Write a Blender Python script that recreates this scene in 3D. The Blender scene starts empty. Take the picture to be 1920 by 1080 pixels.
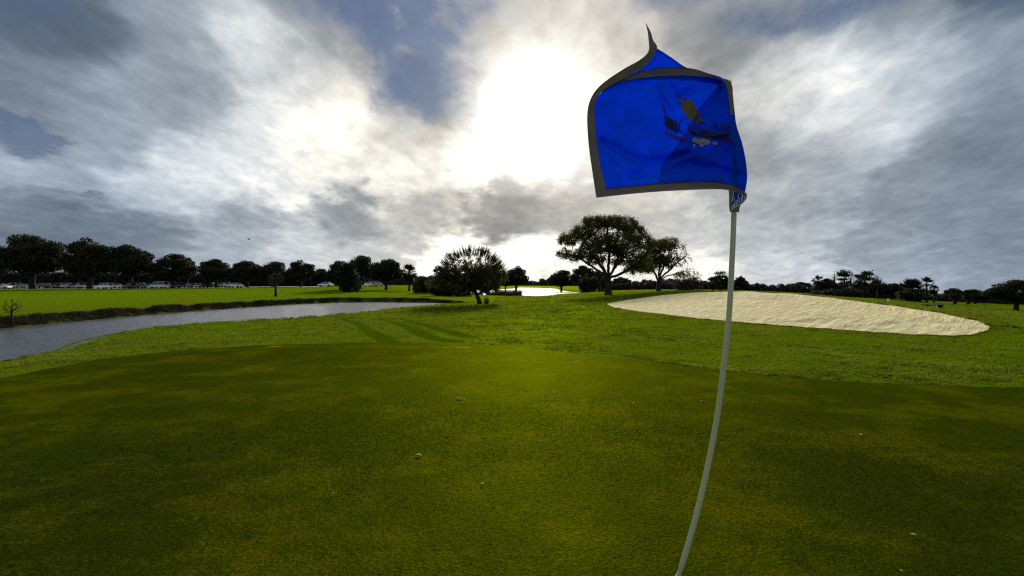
import bpy, math, random
import numpy as np
from mathutils import Vector
random.seed(7); RNG = np.random.default_rng(11)
S = bpy.context.scene
COL = S.collection
R = math.radians
# ------------------------------------------------------------------ camera
CAMZ, F, CX, HZ = 1.45, 960.0, 960.0, 532.0      # eye height (m), focal length and horizon row for a 1920 px wide picture
cd = bpy.data.cameras.new("camera"); cam = bpy.data.objects.new("camera", cd); COL.objects.link(cam)
cam.location = (0, 0, CAMZ); cam.rotation_euler = (R(90), 0, 0)
cd.sensor_width = 36; cd.lens = 18; cd.shift_y = -(540 - HZ) / 1920
cd.clip_start = 0.05; cd.clip_end = 9000
S.camera = cam
def P(px, py, Y):
    "point seen at (px, py) of the photograph that stands Y metres ahead"
    return Vector(((px - CX) / F * Y, Y, CAMZ - (py - HZ) / F * Y))
def azel(px, py):
    a = math.atan2(px - CX, F)
    return a, math.atan((HZ - py) / F * math.cos(a))
# ------------------------------------------------------------------ node helper
class E:
    "a node socket with arithmetic"
    def __init__(s, t, k): s.t, s.k = t, k
    def _m(s, op, o=None, c=None):
        n = s.t.nodes.new('ShaderNodeMath'); n.operation = op
        for i, v in enumerate((s, o, c)):
            if v is None: continue
            if isinstance(v, E): s.t.links.new(v.k, n.inputs[i])
            else: n.inputs[i].default_value = float(v)
        return E(s.t, n.outputs[0])
    def __add__(s, o): return s._m('ADD', o)
    def __radd__(s, o): return s._m('ADD', o)
    def __sub__(s, o): return s._m('SUBTRACT', o)
    def __mul__(s, o): return s._m('MULTIPLY', o)
    def __rmul__(s, o): return s._m('MULTIPLY', o)
    def __truediv__(s, o): return s._m('DIVIDE', o)
    def neg(s): return s._m('MULTIPLY', -1)
    def exp(s): return s._m('EXPONENT')
    def mx(s, o): return s._m('MAXIMUM', o)
    def mn(s, o): return s._m('MINIMUM', o)
    def pw(s, o): return s._m('POWER', o)
    def clamp(s): return s.mx(0).mn(1)
    def ramp(s, a, b):
        n = s.t.nodes.new('ShaderNodeMapRange'); n.interpolation_type = 'SMOOTHSTEP'
        s.t.links.new(s.k, n.inputs[0]); n.inputs[1].default_value = a; n.inputs[2].default_value = b
        return E(s.t, n.outputs[0])
def link(t, v, sock):
    if isinstance(v, E): t.links.new(v.k, sock)
    elif isinstance(v, (tuple, list)): sock.default_value = (*v, 1)[:len(sock.default_value)]
    else: sock.default_value = v
def noise(t, vec, scale, detail=6, rough=.55, dist=0, color=False):
    n = t.nodes.new('ShaderNodeTexNoise')
    link(t, vec, n.inputs['Vector']); n.inputs['Scale'].default_value = scale
    n.inputs['Detail'].default_value = detail; n.inputs['Roughness'].default_value = rough
    n.inputs['Distortion'].default_value = dist
    return E(t, n.outputs['Color' if color else 'Fac'])
def sep(t, v):
    n = t.nodes.new('ShaderNodeSeparateXYZ'); link(t, v, n.inputs[0]); return [E(t, o) for o in n.outputs]
def comb(t, x, y, z):
    n = t.nodes.new('ShaderNodeCombineXYZ')
    for i, v in enumerate((x, y, z)): link(t, v, n.inputs[i])
    return E(t, n.outputs[0])
def mix(t, f, a, b):
    n = t.nodes.new('ShaderNodeMix'); n.data_type = 'RGBA'; n.clamp_factor = True
    link(t, f, n.inputs[0]); link(t, a, n.inputs[6]); link(t, b, n.inputs[7])
    return E(t, n.outputs[2])
def cmul(t, c, f):
    n = t.nodes.new('ShaderNodeVectorMath'); n.operation = 'SCALE'
    link(t, c, n.inputs[0]); link(t, f, n.inputs['Scale'])
    return E(t, n.outputs[0])
def cadd(t, a, b):
    n = t.nodes.new('ShaderNodeVectorMath'); n.operation = 'ADD'
    link(t, a, n.inputs[0]); link(t, b, n.inputs[1])
    return E(t, n.outputs[0])
# ------------------------------------------------------------------ world: broken cloud over a Nishita sky
SUN_AZ, SUN_EL = azel(1000, 205)
W = bpy.data.worlds.new("World"); S.world = W; W.use_nodes = True
wt = W.node_tree; wt.nodes.clear()
tc = E(wt, wt.nodes.new('ShaderNodeTexCoord').outputs['Generated'])
dx, dy, dz = sep(wt, tc)
az = dx._m('ARCTAN2', dy); el = dz._m('ARCSINE')
den = dz.mx(0) + 0.26
q = comb(wt, dx / den, dy / den, 0)
wr, wg, wb = sep(wt, noise(wt, q, 1.1, 5, .55, 0, True))
wr2, wg2, wb2 = sep(wt, noise(wt, q, 3.6, 5, .6, 0, True))
wr3, wg3, wb3 = sep(wt, noise(wt, comb(wt, dx / den * 10, dy / den * 6, 3), 1.0, 4, .6, .3, True))
azw = az + (wr - .5) * .17 + (wr2 - .5) * .11 + (wr3 - .5) * .085
elw = el + (wg - .5) * .11 + (wg2 - .5) * .065 + (wg3 - .5) * .055
def blob(px, py, rx, ry, rot=0):
    "soft cloud-shaped mask centred where the photograph has it, radii in photo pixels"
    a, e = azel(px, py); c, s = math.cos(R(rot)), math.sin(R(rot))
    k = math.cos(a) ** 2
    rx, ry = rx / F * k, ry / F * math.sqrt(k)
    u, v = azw - a, elw - e
    p = (u * c + v * s) * (1 / rx); r = (v * c - u * s) * (1 / ry)
    return ((p * p + r * r).neg()).exp()
n1 = noise(wt, q, 1.5, 8, .58, .5); n2 = noise(wt, comb(wt, dx / den * 6.0, dy / den * 4.0, 0), 1.0, 9, .66, .5)
n5 = noise(wt, comb(wt, dx / den * 17.0, dy / den * 11.0, 5), 1.0, 6, .6, .4)
n3 = noise(wt, comb(wt, az + el * .5, el * 1.9, 0), 4.6, 7, .56, .5)
ax_, ae_ = SUN_AZ, SUN_EL
sd = (azw - ax_) * (azw - ax_) + (elw - ae_) * (elw - ae_)
sdt = (az - ax_) * (az - ax_) + (el - ae_) * (el - ae_)
# cloud brightness, read off the photograph at scattered directions and blended
SK = [(100, 60, .12), (20, 20, .10), (60, 180, .17), (200, 200, .30), (330, 60, .24), (330, 170, .24), (450, 80, .50), (520, 200, .50), (620, 250, .68), (400, 290, .50), (150, 270, .24), (90, 325, .30),
 (50, 420, .12), (230, 425, .13), (250, 360, .46), (400, 350, .42), (480, 392, .17), (550, 335, .62), (660, 405, .18), (740, 350, .62), (850, 330, .62), (790, 300, .45), (795, 402, .25), (915, 405, .15), (965, 405, .12), (1020, 400, .15), (1050, 385, .28),
 (850, 460, .72), (1000, 465, .68), (700, 462, .32), (560, 465, .32), (300, 475, .15), (100, 455, .12), (60, 500, .16), (350, 510, .22), (640, 512, .32), (1100, 510, .55), (450, 440, .24), (600, 50, .25), (880, 60, .30), (1010, 45, .36), (920, 110, .34), (1090, 90, .52), (1150, 60, .42), (1130, 150, .55), (820, 180, .20),
 (750, 260, .42), (1180, 330, .42), (1250, 440, .32), (1300, 500, .48), (1400, 300, .24), (1450, 150, .40), (1400, 60, .22), (1550, 130, .62), (1600, 225, .42), (1560, 290, .34), (1700, 150, .42), (1850, 120, .30), (1850, 250, .19), (1500, 350, .26), (1480, 440, .33),
 (1700, 330, .19), (1800, 410, .16), (1860, 490, .17), (1650, 480, .22), (1450, 505, .36), (1900, 20, .08), (1880, 90, .2), (1300, 10, .26), (560, 140, .45), (960, 520, .62), (200, 520, .16), (1250, 200, .45), (1640, 30, .25)]
pv = comb(wt, azw, elw * 1.35, 0)
num = den_ = None
for (a, b, c) in SK:
    A_, E_ = azel(a, b); k = math.cos(A_) ** 2
    n = wt.nodes.new('ShaderNodeVectorMath'); n.operation = 'DISTANCE'; wt.links.new(pv.k, n.inputs[0]); n.inputs[1].default_value = (A_, E_ * 1.35, 0)
    d_ = E(wt, n.outputs['Value']); sg = (.045 if b > 300 else .062) * (.75 + .25 * k)
    g = (d_ * d_ * (-1 / sg ** 2)).exp() + (d_ * d_ * (-1 / .07)).exp() * .0015
    c = 1.55 * c ** 1.10 * (1.32 if b > 380 else 1.06); num = g * c if num is None else num + g * c; den_ = g if den_ is None else den_ + g
lum = (num + 3.2e-5) / (den_ + 7e-5)
lo = el.ramp(.02, .30)
lum = lum * ((n1 - .5) * .8 + 1) * ((n2 - .5) * .95 + 1) * ((n5 - .5) * .62 + 1) * ((n3 - .5) * 1.0 + 1)
lum = (lum.mx(.04).pw(.94) * 1.04) + .012
blaze = blob(985, 205, 70, 78) * 1.5 + (sdt * (-1 / .0030)).exp() * 5.0 + (sd * (-1 / .018)).exp() * .40 + blob(890, 335, 70, 30, -15) * .35 + blob(1020, 300, 50, 45) * .9 + blob(920, 260, 50, 40) * .5
tint = mix(wt, (sdt * (-1 / .26)).exp() + (lum - .28) * .6, (.64, .83, 1.07), (1.02, .98, .88))
cloud = cmul(wt, tint, lum)
B = None
for (a, b, c, d, e, f) in [(740, 0, 190, 60, 0, 1.0), (800, 150, 95, 80, -20, .8), (700, 90, 60, 110, 20, .35), (35, 252, 75, 26, -15, 1.3), (100, 366, 60, 8, 0, .8),
                           (1650, -10, 420, 36, 0, .9), (1890, 20, 120, 50, 0, .5), (60, 20, 200, 90, 0, .5), (1300, -20, 200, 30, 0, .5), (330, 500, 60, 12, 0, .3)]:
    g = blob(a, b, c, d, e) * f
    B = g if B is None else B + g
high = el.ramp(.75, 1.3) * .35
B = ((B + high) * ((n2 - .5) * 3.0 + (n3 - .5) * 2 + 1.0)).ramp(.1, .9)
sky = wt.nodes.new('ShaderNodeTexSky'); sky.sky_type = 'NISHITA'; sky.sun_disc = False
sky.sun_elevation = SUN_EL; sky.sun_rotation = SUN_AZ; sky.air_density = 1.6; sky.dust_density = .3; sky.ozone_density = 4
clear = cadd(wt, cmul(wt, mix(wt, .80, E(wt, sky.outputs[0]), (.30, .62, 1.6)), .070), cmul(wt, (.60, .68, .90), lum * .34))
col = mix(wt, B, cloud, clear)
col = cadd(wt, col, cmul(wt, (1, .96, .9), blaze))
col = mix(wt, el.ramp(-.02, -.10), col, (.03, .04, .02))
bg = wt.nodes.new('ShaderNodeBackground'); bg.inputs['Strength'].default_value = 1.0
wt.links.new(col.k, bg.inputs['Color'])
wt.links.new(bg.outputs[0], wt.nodes.new('ShaderNodeOutputWorld').inputs[0])
W.cycles.sampling_method = 'MANUAL'; W.cycles.sample_map_resolution = 1024
# ------------------------------------------------------------------ sun behind thin cloud
sl = bpy.data.lights.new("sun", 'SUN'); sl.energy = 4.4; sl.angle = R(7); sl.color = (1, .93, .80)
so = bpy.data.objects.new("sun", sl); COL.objects.link(so)
sdir = Vector((math.sin(SUN_AZ) * math.cos(SUN_EL), math.cos(SUN_AZ) * math.cos(SUN_EL), math.sin(SUN_EL)))
so.rotation_euler = sdir.to_track_quat('Z', 'Y').to_euler(); so.location = sdir * 400
# ------------------------------------------------------------------ picture settings
S.view_settings.view_transform = 'Standard'; S.view_settings.look = 'None'; S.view_settings.exposure = 0; S.view_settings.gamma = 1
S.render.engine = 'CYCLES'; S.cycles.max_bounces = 6; S.cycles.transparent_max_bounces = 6; S.cycles.caustics_reflective = False
S.cycles.sample_clamp_indirect = 3
S.cycles.sample_clamp_direct = 1.6; S.cycles.use_denoising = False; S.cycles.filter_width = 1.3
# ------------------------------------------------------------------ object helpers
def tag(o, label=None, cat=None, group=None, kind=None):
    if label: o['label'] = label
    if cat: o['category'] = cat
    if group: o['group'] = group
    if kind: o['kind'] = kind
    return o
def mesh_np(name, v, f, mats, smooth=False, fm=None):
    v = np.asarray(v, dtype=np.float32).reshape(-1, 3); f = np.asarray(f, dtype=np.int32)
    m = bpy.data.meshes.new(name); n, k = f.shape
    m.vertices.add(len(v)); m.vertices.foreach_set('co', v.ravel())
    m.loops.add(n * k); m.loops.foreach_set('vertex_index', f.ravel())
    m.polygons.add(n); m.polygons.foreach_set('loop_start', np.arange(0, n * k, k, dtype=np.int32))
    for x in (mats if isinstance(mats, (list, tuple)) else [mats]): m.materials.append(x)
    if fm is not None: m.polygons.foreach_set('material_index', np.asarray(fm, dtype=np.int32))
    if smooth: m.polygons.foreach_set('use_smooth', np.ones(n, dtype=bool))
    m.update(); m.validate(); return m
def obj(name, mesh, parent=None, loc=None):
    o = bpy.data.objects.new(name, mesh); COL.objects.link(o)
    if parent: o.parent = parent
    if loc is not None: o.location = loc
    return o
def thing(name, label, cat, loc=(0, 0, 0), rz=0, group=None):
    o = bpy.data.objects.new(name, None); COL.objects.link(o); o.location = loc; o.rotation_euler = (0, 0, rz)
    o.empty_display_size = .2
    return tag(o, label, cat, group)
class MB:
    def __init__(s): s.v = []; s.f = []
    def add(s, v, f):
        k = len(s.v); s.v += [tuple(p) for p in v]; s.f += [tuple(i + k for i in q_) for q_ in f]
    def box(s, c, d):
        x, y, z = c; a, b, e = d[0] / 2, d[1] / 2, d[2] / 2
        s.add([(x + i * a, y + j * b, z + k * e) for i in (-1, 1) for j in (-1, 1) for k in (-1, 1)],
              [(0, 1, 3, 2), (4, 6, 7, 5), (0, 4, 5, 1), (2, 3, 7, 6), (0, 2, 6, 4), (1, 5, 7, 3)])
    def tube(s, pts, rad, n=8, cap=True):
        pts = [Vector(p) for p in pts]; rings = []; up = Vector((0, 0, 1))
        for i, p in enumerate(pts):
            d = (pts[min(i + 1, len(pts) - 1)] - pts[max(i - 1, 0)]).normalized()
            a = d.cross(up if abs(d.z) < .95 else Vector((0, 1, 0))).normalized(); b = d.cross(a)
            r = rad[i] if isinstance(rad, (list, tuple)) else rad
            rings.append([p + (a * math.cos(t) + b * math.sin(t)) * r for t in [2 * math.pi * j / n for j in range(n)]])
        f = []
        for i in range(len(pts) - 1):
            for j in range(n):
                f.append((i * n + j, i * n + (j + 1) % n, (i + 1) * n + (j + 1) % n, (i + 1) * n + j))
        if cap: f += [tuple(range(n))[::-1], tuple((len(pts) - 1) * n + j for j in range(n))]
        s.add([p for r_ in rings for p in r_], f)
    def build(s, name, mat, parent=None, smooth=False, loc=None):
        m = bpy.data.meshes.new(name); m.from_pydata(s.v, [], s.f); m.materials.append(mat)
        if smooth:
            for p in m.polygons: p.use_smooth = True
        m.update(); return obj(name, m, parent, loc)
# ------------------------------------------------------------------ materials
def new_mat(name):
    m = bpy.data.materials.new(name); m.use_nodes = True; t = m.node_tree
    return m, t, t.nodes['Principled BSDF'], t.nodes['Material Output']
def bump(t, h, dist, strength=1.0, norm=None):
    n = t.nodes.new('ShaderNodeBump'); n.inputs['Distance'].default_value = dist; n.inputs['Strength'].default_value = strength
    link(t, h, n.inputs['Height'])
    if norm is not None: link(t, norm, n.inputs['Normal'])
    return E(t, n.outputs[0])
def plain(name, c, rough=.6, metal=0, var=.15, scale=8, spec=.4):
    m, t, b, o = new_mat(name)
    co = E(t, t.nodes.new('ShaderNodeTexCoord').outputs['Object'])
    n = noise(t, co, scale, 4)
    link(t, mix(t, n.ramp(.3, .7), tuple(x * (1 - var) for x in c), tuple(min(1, x * (1 + var)) for x in c)), b.inputs['Base Color'])
    b.inputs['Roughness'].default_value = rough; b.inputs['Metallic'].default_value = metal; b.inputs['Specular IOR Level'].default_value = spec
    return m
def leafy(name, c1, c2, trans=.35, scale=.6, tc_=None, world=0):
    m, t, b, o = new_mat(name)
    g = E(t, t.nodes.new('ShaderNodeNewGeometry').outputs['Random Per Island'])
    co = E(t, t.nodes.new('ShaderNodeTexCoord').outputs['Object'])
    n = noise(t, co, scale, 3)
    f = (n * .6 + g * .5 - .05).clamp()
    if world:
        wp = E(t, t.nodes.new('ShaderNodeNewGeometry').outputs['Position'])
        big_ = noise(t, wp, world, 5, .65, .3); sm_ = noise(t, wp, world * 9, 4, .7, .2)
        md_ = noise(t, wp, world * 3.2, 4, .7, .2)
        f = ((big_ - .5) * 2.4 + (md_ - .5) * 2.4 + (sm_ - .5) * 2.6 + g * .5 + .20).clamp()
    c = mix(t, f, c1, c2)
    link(t, c, b.inputs['Base Color']); b.inputs['Roughness'].default_value = .7; b.inputs['Specular IOR Level'].default_value = .15
    tr = t.nodes.new('ShaderNodeBsdfTranslucent')
    link(t, c if tc_ is None else mix(t, .5, c, tc_), tr.inputs[0])
    mx = t.nodes.new('ShaderNodeMixShader'); mx.inputs[0].default_value = trans
    t.links.new(b.outputs[0], mx.inputs[1]); t.links.new(tr.outputs[0], mx.inputs[2]); t.links.new(mx.outputs[0], o.inputs[0])
    return m
def turf(name, c_dark, c_mid, c_yel, fine, bumpd, sheen, big=.35, soil=None, attr=None, spec=.020, gcol=(.72, .93, .010), sheen_col=(.66, 1, .012)):
    m, t, b, o = new_mat(name)
    co = E(t, t.nodes.new('ShaderNodeTexCoord').outputs['Object'])
    a = noise(t, co, big, 5, .6, .3); c = noise(t, co, big * 5, 5, .65, .4); d = noise(t, co, fine, 4, .7)
    base = mix(t, (a * .6 + c * .5).ramp(.40, .68), c_dark, c_mid)
    base = mix(t, (noise(t, co, big * 2.3, 6, .68) * .8 + d * .2).ramp(.46, .62) * .75, base, c_yel)
    base = mix(t, d.ramp(.62, .38) * .55, base, tuple(x * .35 for x in c_dark))
    if attr == 'worn':
        n = t.nodes.new('ShaderNodeAttribute'); n.attribute_name = attr
        base = mix(t, (E(t, n.outputs['Fac']) + (c - .5) * .9 + (d - .5) * .4).ramp(.45, .9), base, (.27, .20, .02))
    elif attr:
        n = t.nodes.new('ShaderNodeAttribute'); n.attribute_name = attr
        r_, g_, b_ = sep(t, E(t, n.outputs['Vector']))
        base = mix(t, (r_ + (c - .5) * .6 * r_).ramp(.3, .7), base, soil)          # bare earth of the banks
        base = mix(t, g_ * (c * .6 + .6), base, tuple(x * .3 for x in c_dark))    # wheel tracks worn in the rough
        base = mix(t, b_ * (a * .5 + .6), base, (.056, .070, .003))                # mown fairway beyond the water, sunlight on it painted in as brighter green
    link(t, base, b.inputs['Base Color'])
    b.inputs['Roughness'].default_value = .9; b.inputs['Specular IOR Level'].default_value = 0
    b.inputs['Sheen Weight'].default_value = sheen; b.inputs['Sheen Roughness'].default_value = .35
    b.inputs['Sheen Tint'].default_value = (*sheen_col, 1)
    nm = bump(t, d, bumpd, 1, bump(t, c, bumpd * 3, .6)); link(t, nm, b.inputs['Normal'])
    # waxy blades: a broad green gloss towards the low sun
    gl = t.nodes.new('ShaderNodeBsdfAnisotropic'); gl.inputs['Color'].default_value = tuple(x * spec for x in gcol) + (1,); gl.inputs['Roughness'].default_value = .55
    if attr == 'zone': link(t, mix(t, (g_ * .9).mx(r_).mx(b_ * .4), tuple(x * spec for x in gcol), (.001, .0015, .0)), gl.inputs['Color'])
    link(t, nm, gl.inputs['Normal'])
    ad = t.nodes.new('ShaderNodeAddShader'); t.links.new(b.outputs[0], ad.inputs[0]); t.links.new(gl.outputs[0], ad.inputs[1]); t.links.new(ad.outputs[0], o.inputs[0])
    return m
M = {}
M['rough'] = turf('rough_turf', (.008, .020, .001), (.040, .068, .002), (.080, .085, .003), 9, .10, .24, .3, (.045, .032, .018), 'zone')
M['green'] = turf('green_turf', (.003, .0055, .0006), (.011, .0165, .0006), (.075, .064, .001), 45, .012, .05, .42, None, 'worn', .0195, (.76, .93, .006))
M['blade'] = leafy('grass_blade', (.003, .009, .001), (.195, .245, .007), .5, .8, (.19, .24, .005), world=.45)
M['fine_blade'] = leafy('green_blade', (.002, .0035, .0006), (.0125, .0125, .001), .15, .8, world=.6)
M['bank_blade'] = leafy('bank_blade', (.018, .016, .007), (.060, .052, .018), .3, .5)
M['reed'] = leafy('reed_blade', (.05, .035, .015), (.12, .09, .04), .35, .5)
M['leaf_dark'] = leafy('leaf_dark', (.012, .014, .005), (.050, .050, .016), .32, .15)
M['leaf_olive'] = leafy('leaf_olive', (.020, .022, .005), (.150, .135, .022), .55, .35)
M['leaf_far'] = leafy('leaf_far', (.020, .021, .015), (.045, .044, .030), .2, .1)
M['bark'] = plain('bark', (.030, .022, .015), .9, 0, .4, 6, .1)
M['moss'] = leafy('moss', (.02, .018, .010), (.055, .048, .025), .3, .8)
# ------------------------------------------------------------------ terrain
WATER = -0.70
def shore(px, py, z=WATER):
    Y = (CAMZ - z) * F / (py - HZ); return ((px - CX) / F * Y, Y)
near_shore = [(-260, 735), (-120, 702), (0, 680), (60, 668), (110, 656), (140, 642), (200, 628), (300, 613), (400, 606), (500, 601), (600, 594), (660, 588), (720, 581), (780, 575), (830, 571.5)]
far_shore = [(868, 570), (800, 567.5), (720, 566.5), (640, 567), (560, 570), (450, 577), (380, 582), (300, 588), (200, 597), (100, 606), (0, 616), (-140, 630), (-300, 645)]
POND = np.array([shore(*p) for p in near_shore + far_shore])
p2_near = [(845, 550.5), (866, 553.5), (895, 552.5), (920, 553), (960, 555), (1000, 555.5), (1024, 554.5), (1040, 551), (1060, 550.5), (1082, 548.3)]
p2_far = [(1060, 546.5), (1048, 544), (1040, 541.5), (1010, 540), (975, 539.3), (965, 541), (930, 543), (890, 544.5), (850, 547)]
POND2 = np.array([shore(*p) for p in p2_near + p2_far])
bun_front = [(1136, 570, 36.4), (1150, 577, 31.5), (1200, 585, 26.6), (1300, 597, 21.6), (1400, 606, 18.9), (1500, 614, 17.0), (1600, 621, 15.7), (1700, 627.5, 14.7), (1780, 630.5, 14.2), (1825, 629, 14.2), (1850, 621, 14.7)]
bun_back = [(1857, 612, 15.3), (1840, 604, 16.4), (1780, 590, 18.6), (1700, 577.5, 22), (1600, 564, 27), (1500, 552.5, 33), (1400, 548, 38), (1300, 548.5, 41), (1240, 554, 41.5), (1170, 563.5, 39)]
BUNK = np.array([P(*p)[:2] for p in bun_front + bun_back])
def sdist(x, y, poly):
    "signed distance to a polygon, negative inside"
    d = np.full(x.shape, 1e18); ins = np.zeros(x.shape, bool); n = len(poly)
    for i in range(n):
        ax, ay = poly[i]; bx, by = poly[(i + 1) % n]; ex, ey = bx - ax, by - ay
        t = np.clip(((x - ax) * ex + (y - ay) * ey) / (ex * ex + ey * ey), 0, 1)
        d = np.minimum(d, (x - ax - t * ex) ** 2 + (y - ay - t * ey) ** 2)
        if ay != by:
            ins ^= ((ay > y) != (by > y)) & (x < ex * (y - ay) / (by - ay) + ax)
    return np.where(ins, -1, 1) * np.sqrt(d)
green_edge = [(-400, 742), (-150, 722), (0, 711), (100, 690), (200, 672), (350, 656), (500, 647.5), (650, 643), (830, 642), (960, 650), (1100, 665), (1300, 688), (1440, 706), (1600, 717), (1800, 725), (1920, 728), (2200, 735)]
ctrl = []
def C(px, py, Y): p = P(px, py, Y); ctrl.append((p.x, p.y, p.z))
for a in (-170, -130, -95, -70, -50, -25, 0, 25, 50, 70, 95, 130, 170):
    for r in (1, 2.5, 5): ctrl.append((r * math.sin(R(a)), r * math.cos(R(a)), 0))
for a in (-170, -130, -95, 95, 130, 170):
    for r in (12, 30, 90, 400, 3000): ctrl.append((r * math.sin(R(a)), r * math.cos(R(a)), -.3))
for px, py in green_edge: X, Y = shore(px, py, 0); ctrl.append((X, Y, 0))
for px, py in near_shore: X, Y = shore(px, py); ctrl.append((X, Y, WATER + .05))
for px, py in far_shore[1:]: X, Y = shore(px, py); k = 1 + 1.6 / math.hypot(X, Y); ctrl.append((X * k, Y * k, WATER + .42))
for px, py in p2_near: X, Y = shore(px, py); ctrl.append((X, Y, WATER + .06))
for px, py in p2_far: X, Y = shore(px, py); ctrl.append((X * 1.03, Y * 1.03, WATER + .3))
for p in bun_front + bun_back: C(*p)
for c in [(-300, 541, 170), (0, 541, 168), (150, 541, 168), (300, 540.5, 168), (450, 539, 168), (560, 538, 168), (720, 538, 160), (640, 549, 98), (723, 544, 122), (767, 541, 145),
          (200, 560, 75), (500, 555, 80), (0, 565, 70), (780, 550, 95), (820, 548, 105), (900, 570, 49), (960, 600, 21), (980, 570, 45), (1060, 562, 55), (1140, 554.5, 63), (1234, 549.5, 72),
          (1130, 547, 105), (1050, 541, 220), (980, 535.5, 330), (900, 536, 300), (1300, 541, 150), (1400, 545, 130), (1500, 552, 110), (1600, 557, 100), (1700, 562, 95), (1757, 582, 36), (1665, 570.5, 42),
          (1800, 568, 90), (1893, 584, 55), (1920, 574, 90), (2100, 582, 80), (1920, 600, 26), (1920, 650, 12.2), (1300, 545, 60), (1400, 552, 55), (1200, 605, 19.5), (1500, 640, 12.8), (1750, 660, 10.9),
          (1100, 620, 16), (900, 620, 16), (600, 620, 18.5), (300, 640, 14.4), (-150, 700, 9)]: C(*c)
for a in (-60, -40, -20, 0): ctrl.append((2500 * math.sin(R(a)), 2500 * math.cos(R(a)), 1.0))
for a in (20, 40, 60): ctrl.append((2500 * math.sin(R(a)), 2500 * math.cos(R(a)), -16))
for a, z in ((-55, .2), (-30, .3), (-10, .6), (5, .6), (15, -.6), (28, -4), (42, -7), (55, -8)): ctrl.append((450 * math.sin(R(a)), 450 * math.cos(R(a)), z))
ctrl = np.array(ctrl)
def lp(x, y):
    r = np.hypot(x, y); return np.stack([np.arctan2(x, y) * 1.6, np.log(np.maximum(r, .5))], -1)
_k = lp(ctrl[:, 0], ctrl[:, 1])
def _phi(r2): return np.where(r2 > 1e-12, .5 * r2 * np.log(np.maximum(r2, 1e-12)), 0)
n_ = len(_k); A = _phi(((_k[:, None] - _k[None]) ** 2).sum(-1)) + np.eye(n_) * 4e-3
Pm = np.c_[np.ones(n_), _k]; big = np.block([[A, Pm], [Pm.T, np.zeros((3, 3))]])
_w = np.linalg.solve(big, np.r_[ctrl[:, 2], 0, 0, 0])
_sn = [(RNG.uniform(-1, 1, 2), RNG.uniform(0, 6.28), s) for s in (1.1, 1.6, 2.3, 3.1, 4.4, 5.9, 7.7)]
def sstep(a, b, x):
    t = np.clip((x - a) / (b - a), 0, 1); return t * t * (3 - 2 * t)
GREEN = np.array([shore(px, py, 0) for px, py in green_edge] + [(8.5 * math.sin(R(a)), 8.5 * math.cos(R(a))) for a in (85, 110, 140, 180, 220, 250, 275)])
def height(x, y, fine=True):
    x = np.asarray(x, float); y = np.asarray(y, float); sh = x.shape; x = x.ravel(); y = y.ravel()
    z = np.empty_like(x)
    for i in range(0, len(x), 20000):
        k = lp(x[i:i + 20000], y[i:i + 20000])
        z[i:i + 20000] = _phi(((k[:, None] - _k[None]) ** 2).sum(-1)) @ _w[:n_] + _w[n_] + k @ _w[n_ + 1:]
    gs = sdist(x, y, GREEN)
    r_ = np.hypot(x, y); px_ = np.arctan2(x, np.maximum(y, .01) if False else y)
    sl_ = np.interp(px_, [-3.14, 0, .30, .46, .62, .78, .9, 3.14], [4, 3, 8, 15, 23, 30, 33, 20]) / 960
    far_ = CAMZ - sl_ * r_ * np.maximum(np.cos(px_), .3); z = z + (far_ - z) * sstep(250, 600, r_)
    z = z * sstep(-1.5, 2.0, gs)                                  # the putting surface itself is level
    if fine:
        lump = sum(np.sin((x * d[0] + y * d[1]) * s * 2 + p) / s for d, p, s in _sn) * .016
        z = z + lump * sstep(.2, 3, gs) * sstep(0, 1.5, sdist(x, y, BUNK))
    for poly, w in ((POND, .9), (POND2, 2.5)):
        d = sdist(x, y, poly)
        wob = .12 * np.sin(x * 2.1 + y * 1.3) + .10 * np.sin(x * .9 - y * 2.7)
        d = d + wob * (1 if w < 1 else 2.5)
        z = np.where(d < w, (WATER - .03) + (np.maximum(z, WATER + (.14 if w < 1 else .04)) - WATER + .03) * sstep(0, w, d), z)
        z = np.where(d < 0, WATER - .03 - .5 * sstep(0, 2, -d), z)
        z = np.where((d >= w) & (d < w + 15), np.maximum(z, WATER + .03), z)
    return z.reshape(sh)
def gz(x, y): return float(height(np.array([x]), np.array([y]))[0])
def hit(px, py):
    Yv = np.arange(4, 90, .1); Xv = (px - CX) / F * Yv; k = np.argmax(height(Xv, Yv, False) >= CAMZ - (py - HZ) / F * Yv); return (Xv[k], Yv[k])
TRACKS = [[(700, 597), (745, 606), (775, 618), (800, 632), (850, 642)], [(640, 598), (668, 606), (690, 620), (730, 642)], [(680, 598), (760, 600), (820, 618), (880, 632)]]
TRACKS = [[hit(*p) for p in tr] for tr in TRACKS]
def polar_sheet(name, az_list, r0, r1, nr, zoff, mat, logr=True):
    az_ = np.asarray(az_list); u = np.linspace(0, 1, nr)
    a0 = np.asarray(r0)[:, None]; a1 = np.asarray(r1)[:, None]
    rr = a0 * (a1 / a0) ** u[None] if logr else a0 + (a1 - a0) * u[None]
    X = rr * np.sin(az_)[:, None]; Y = rr * np.cos(az_)[:, None]; Z = height(X, Y) + zoff
    na = len(az_); i = np.arange(na * nr).reshape(na, nr)
    f = np.stack([i[:-1, :-1], i[:-1, 1:], i[1:, 1:], i[1:, :-1]], -1).reshape(-1, 4)[:, ::-1]
    return X, Y, Z, mesh_np(name, np.stack([X, Y, Z], -1), f, mat, True)
azs = np.concatenate([np.arange(-180, -62, 3), np.arange(-62, 62, .25), np.arange(62, 181, 3)]) * math.pi / 180
azs[-1] = azs[0] + 2 * math.pi
X, Y, Z, gm = polar_sheet('ground', azs, np.full(len(azs), .4), np.full(len(azs), 4000.), 560, 0, M['rough'])
fx, fy = X.ravel(), Y.ravel()
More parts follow.
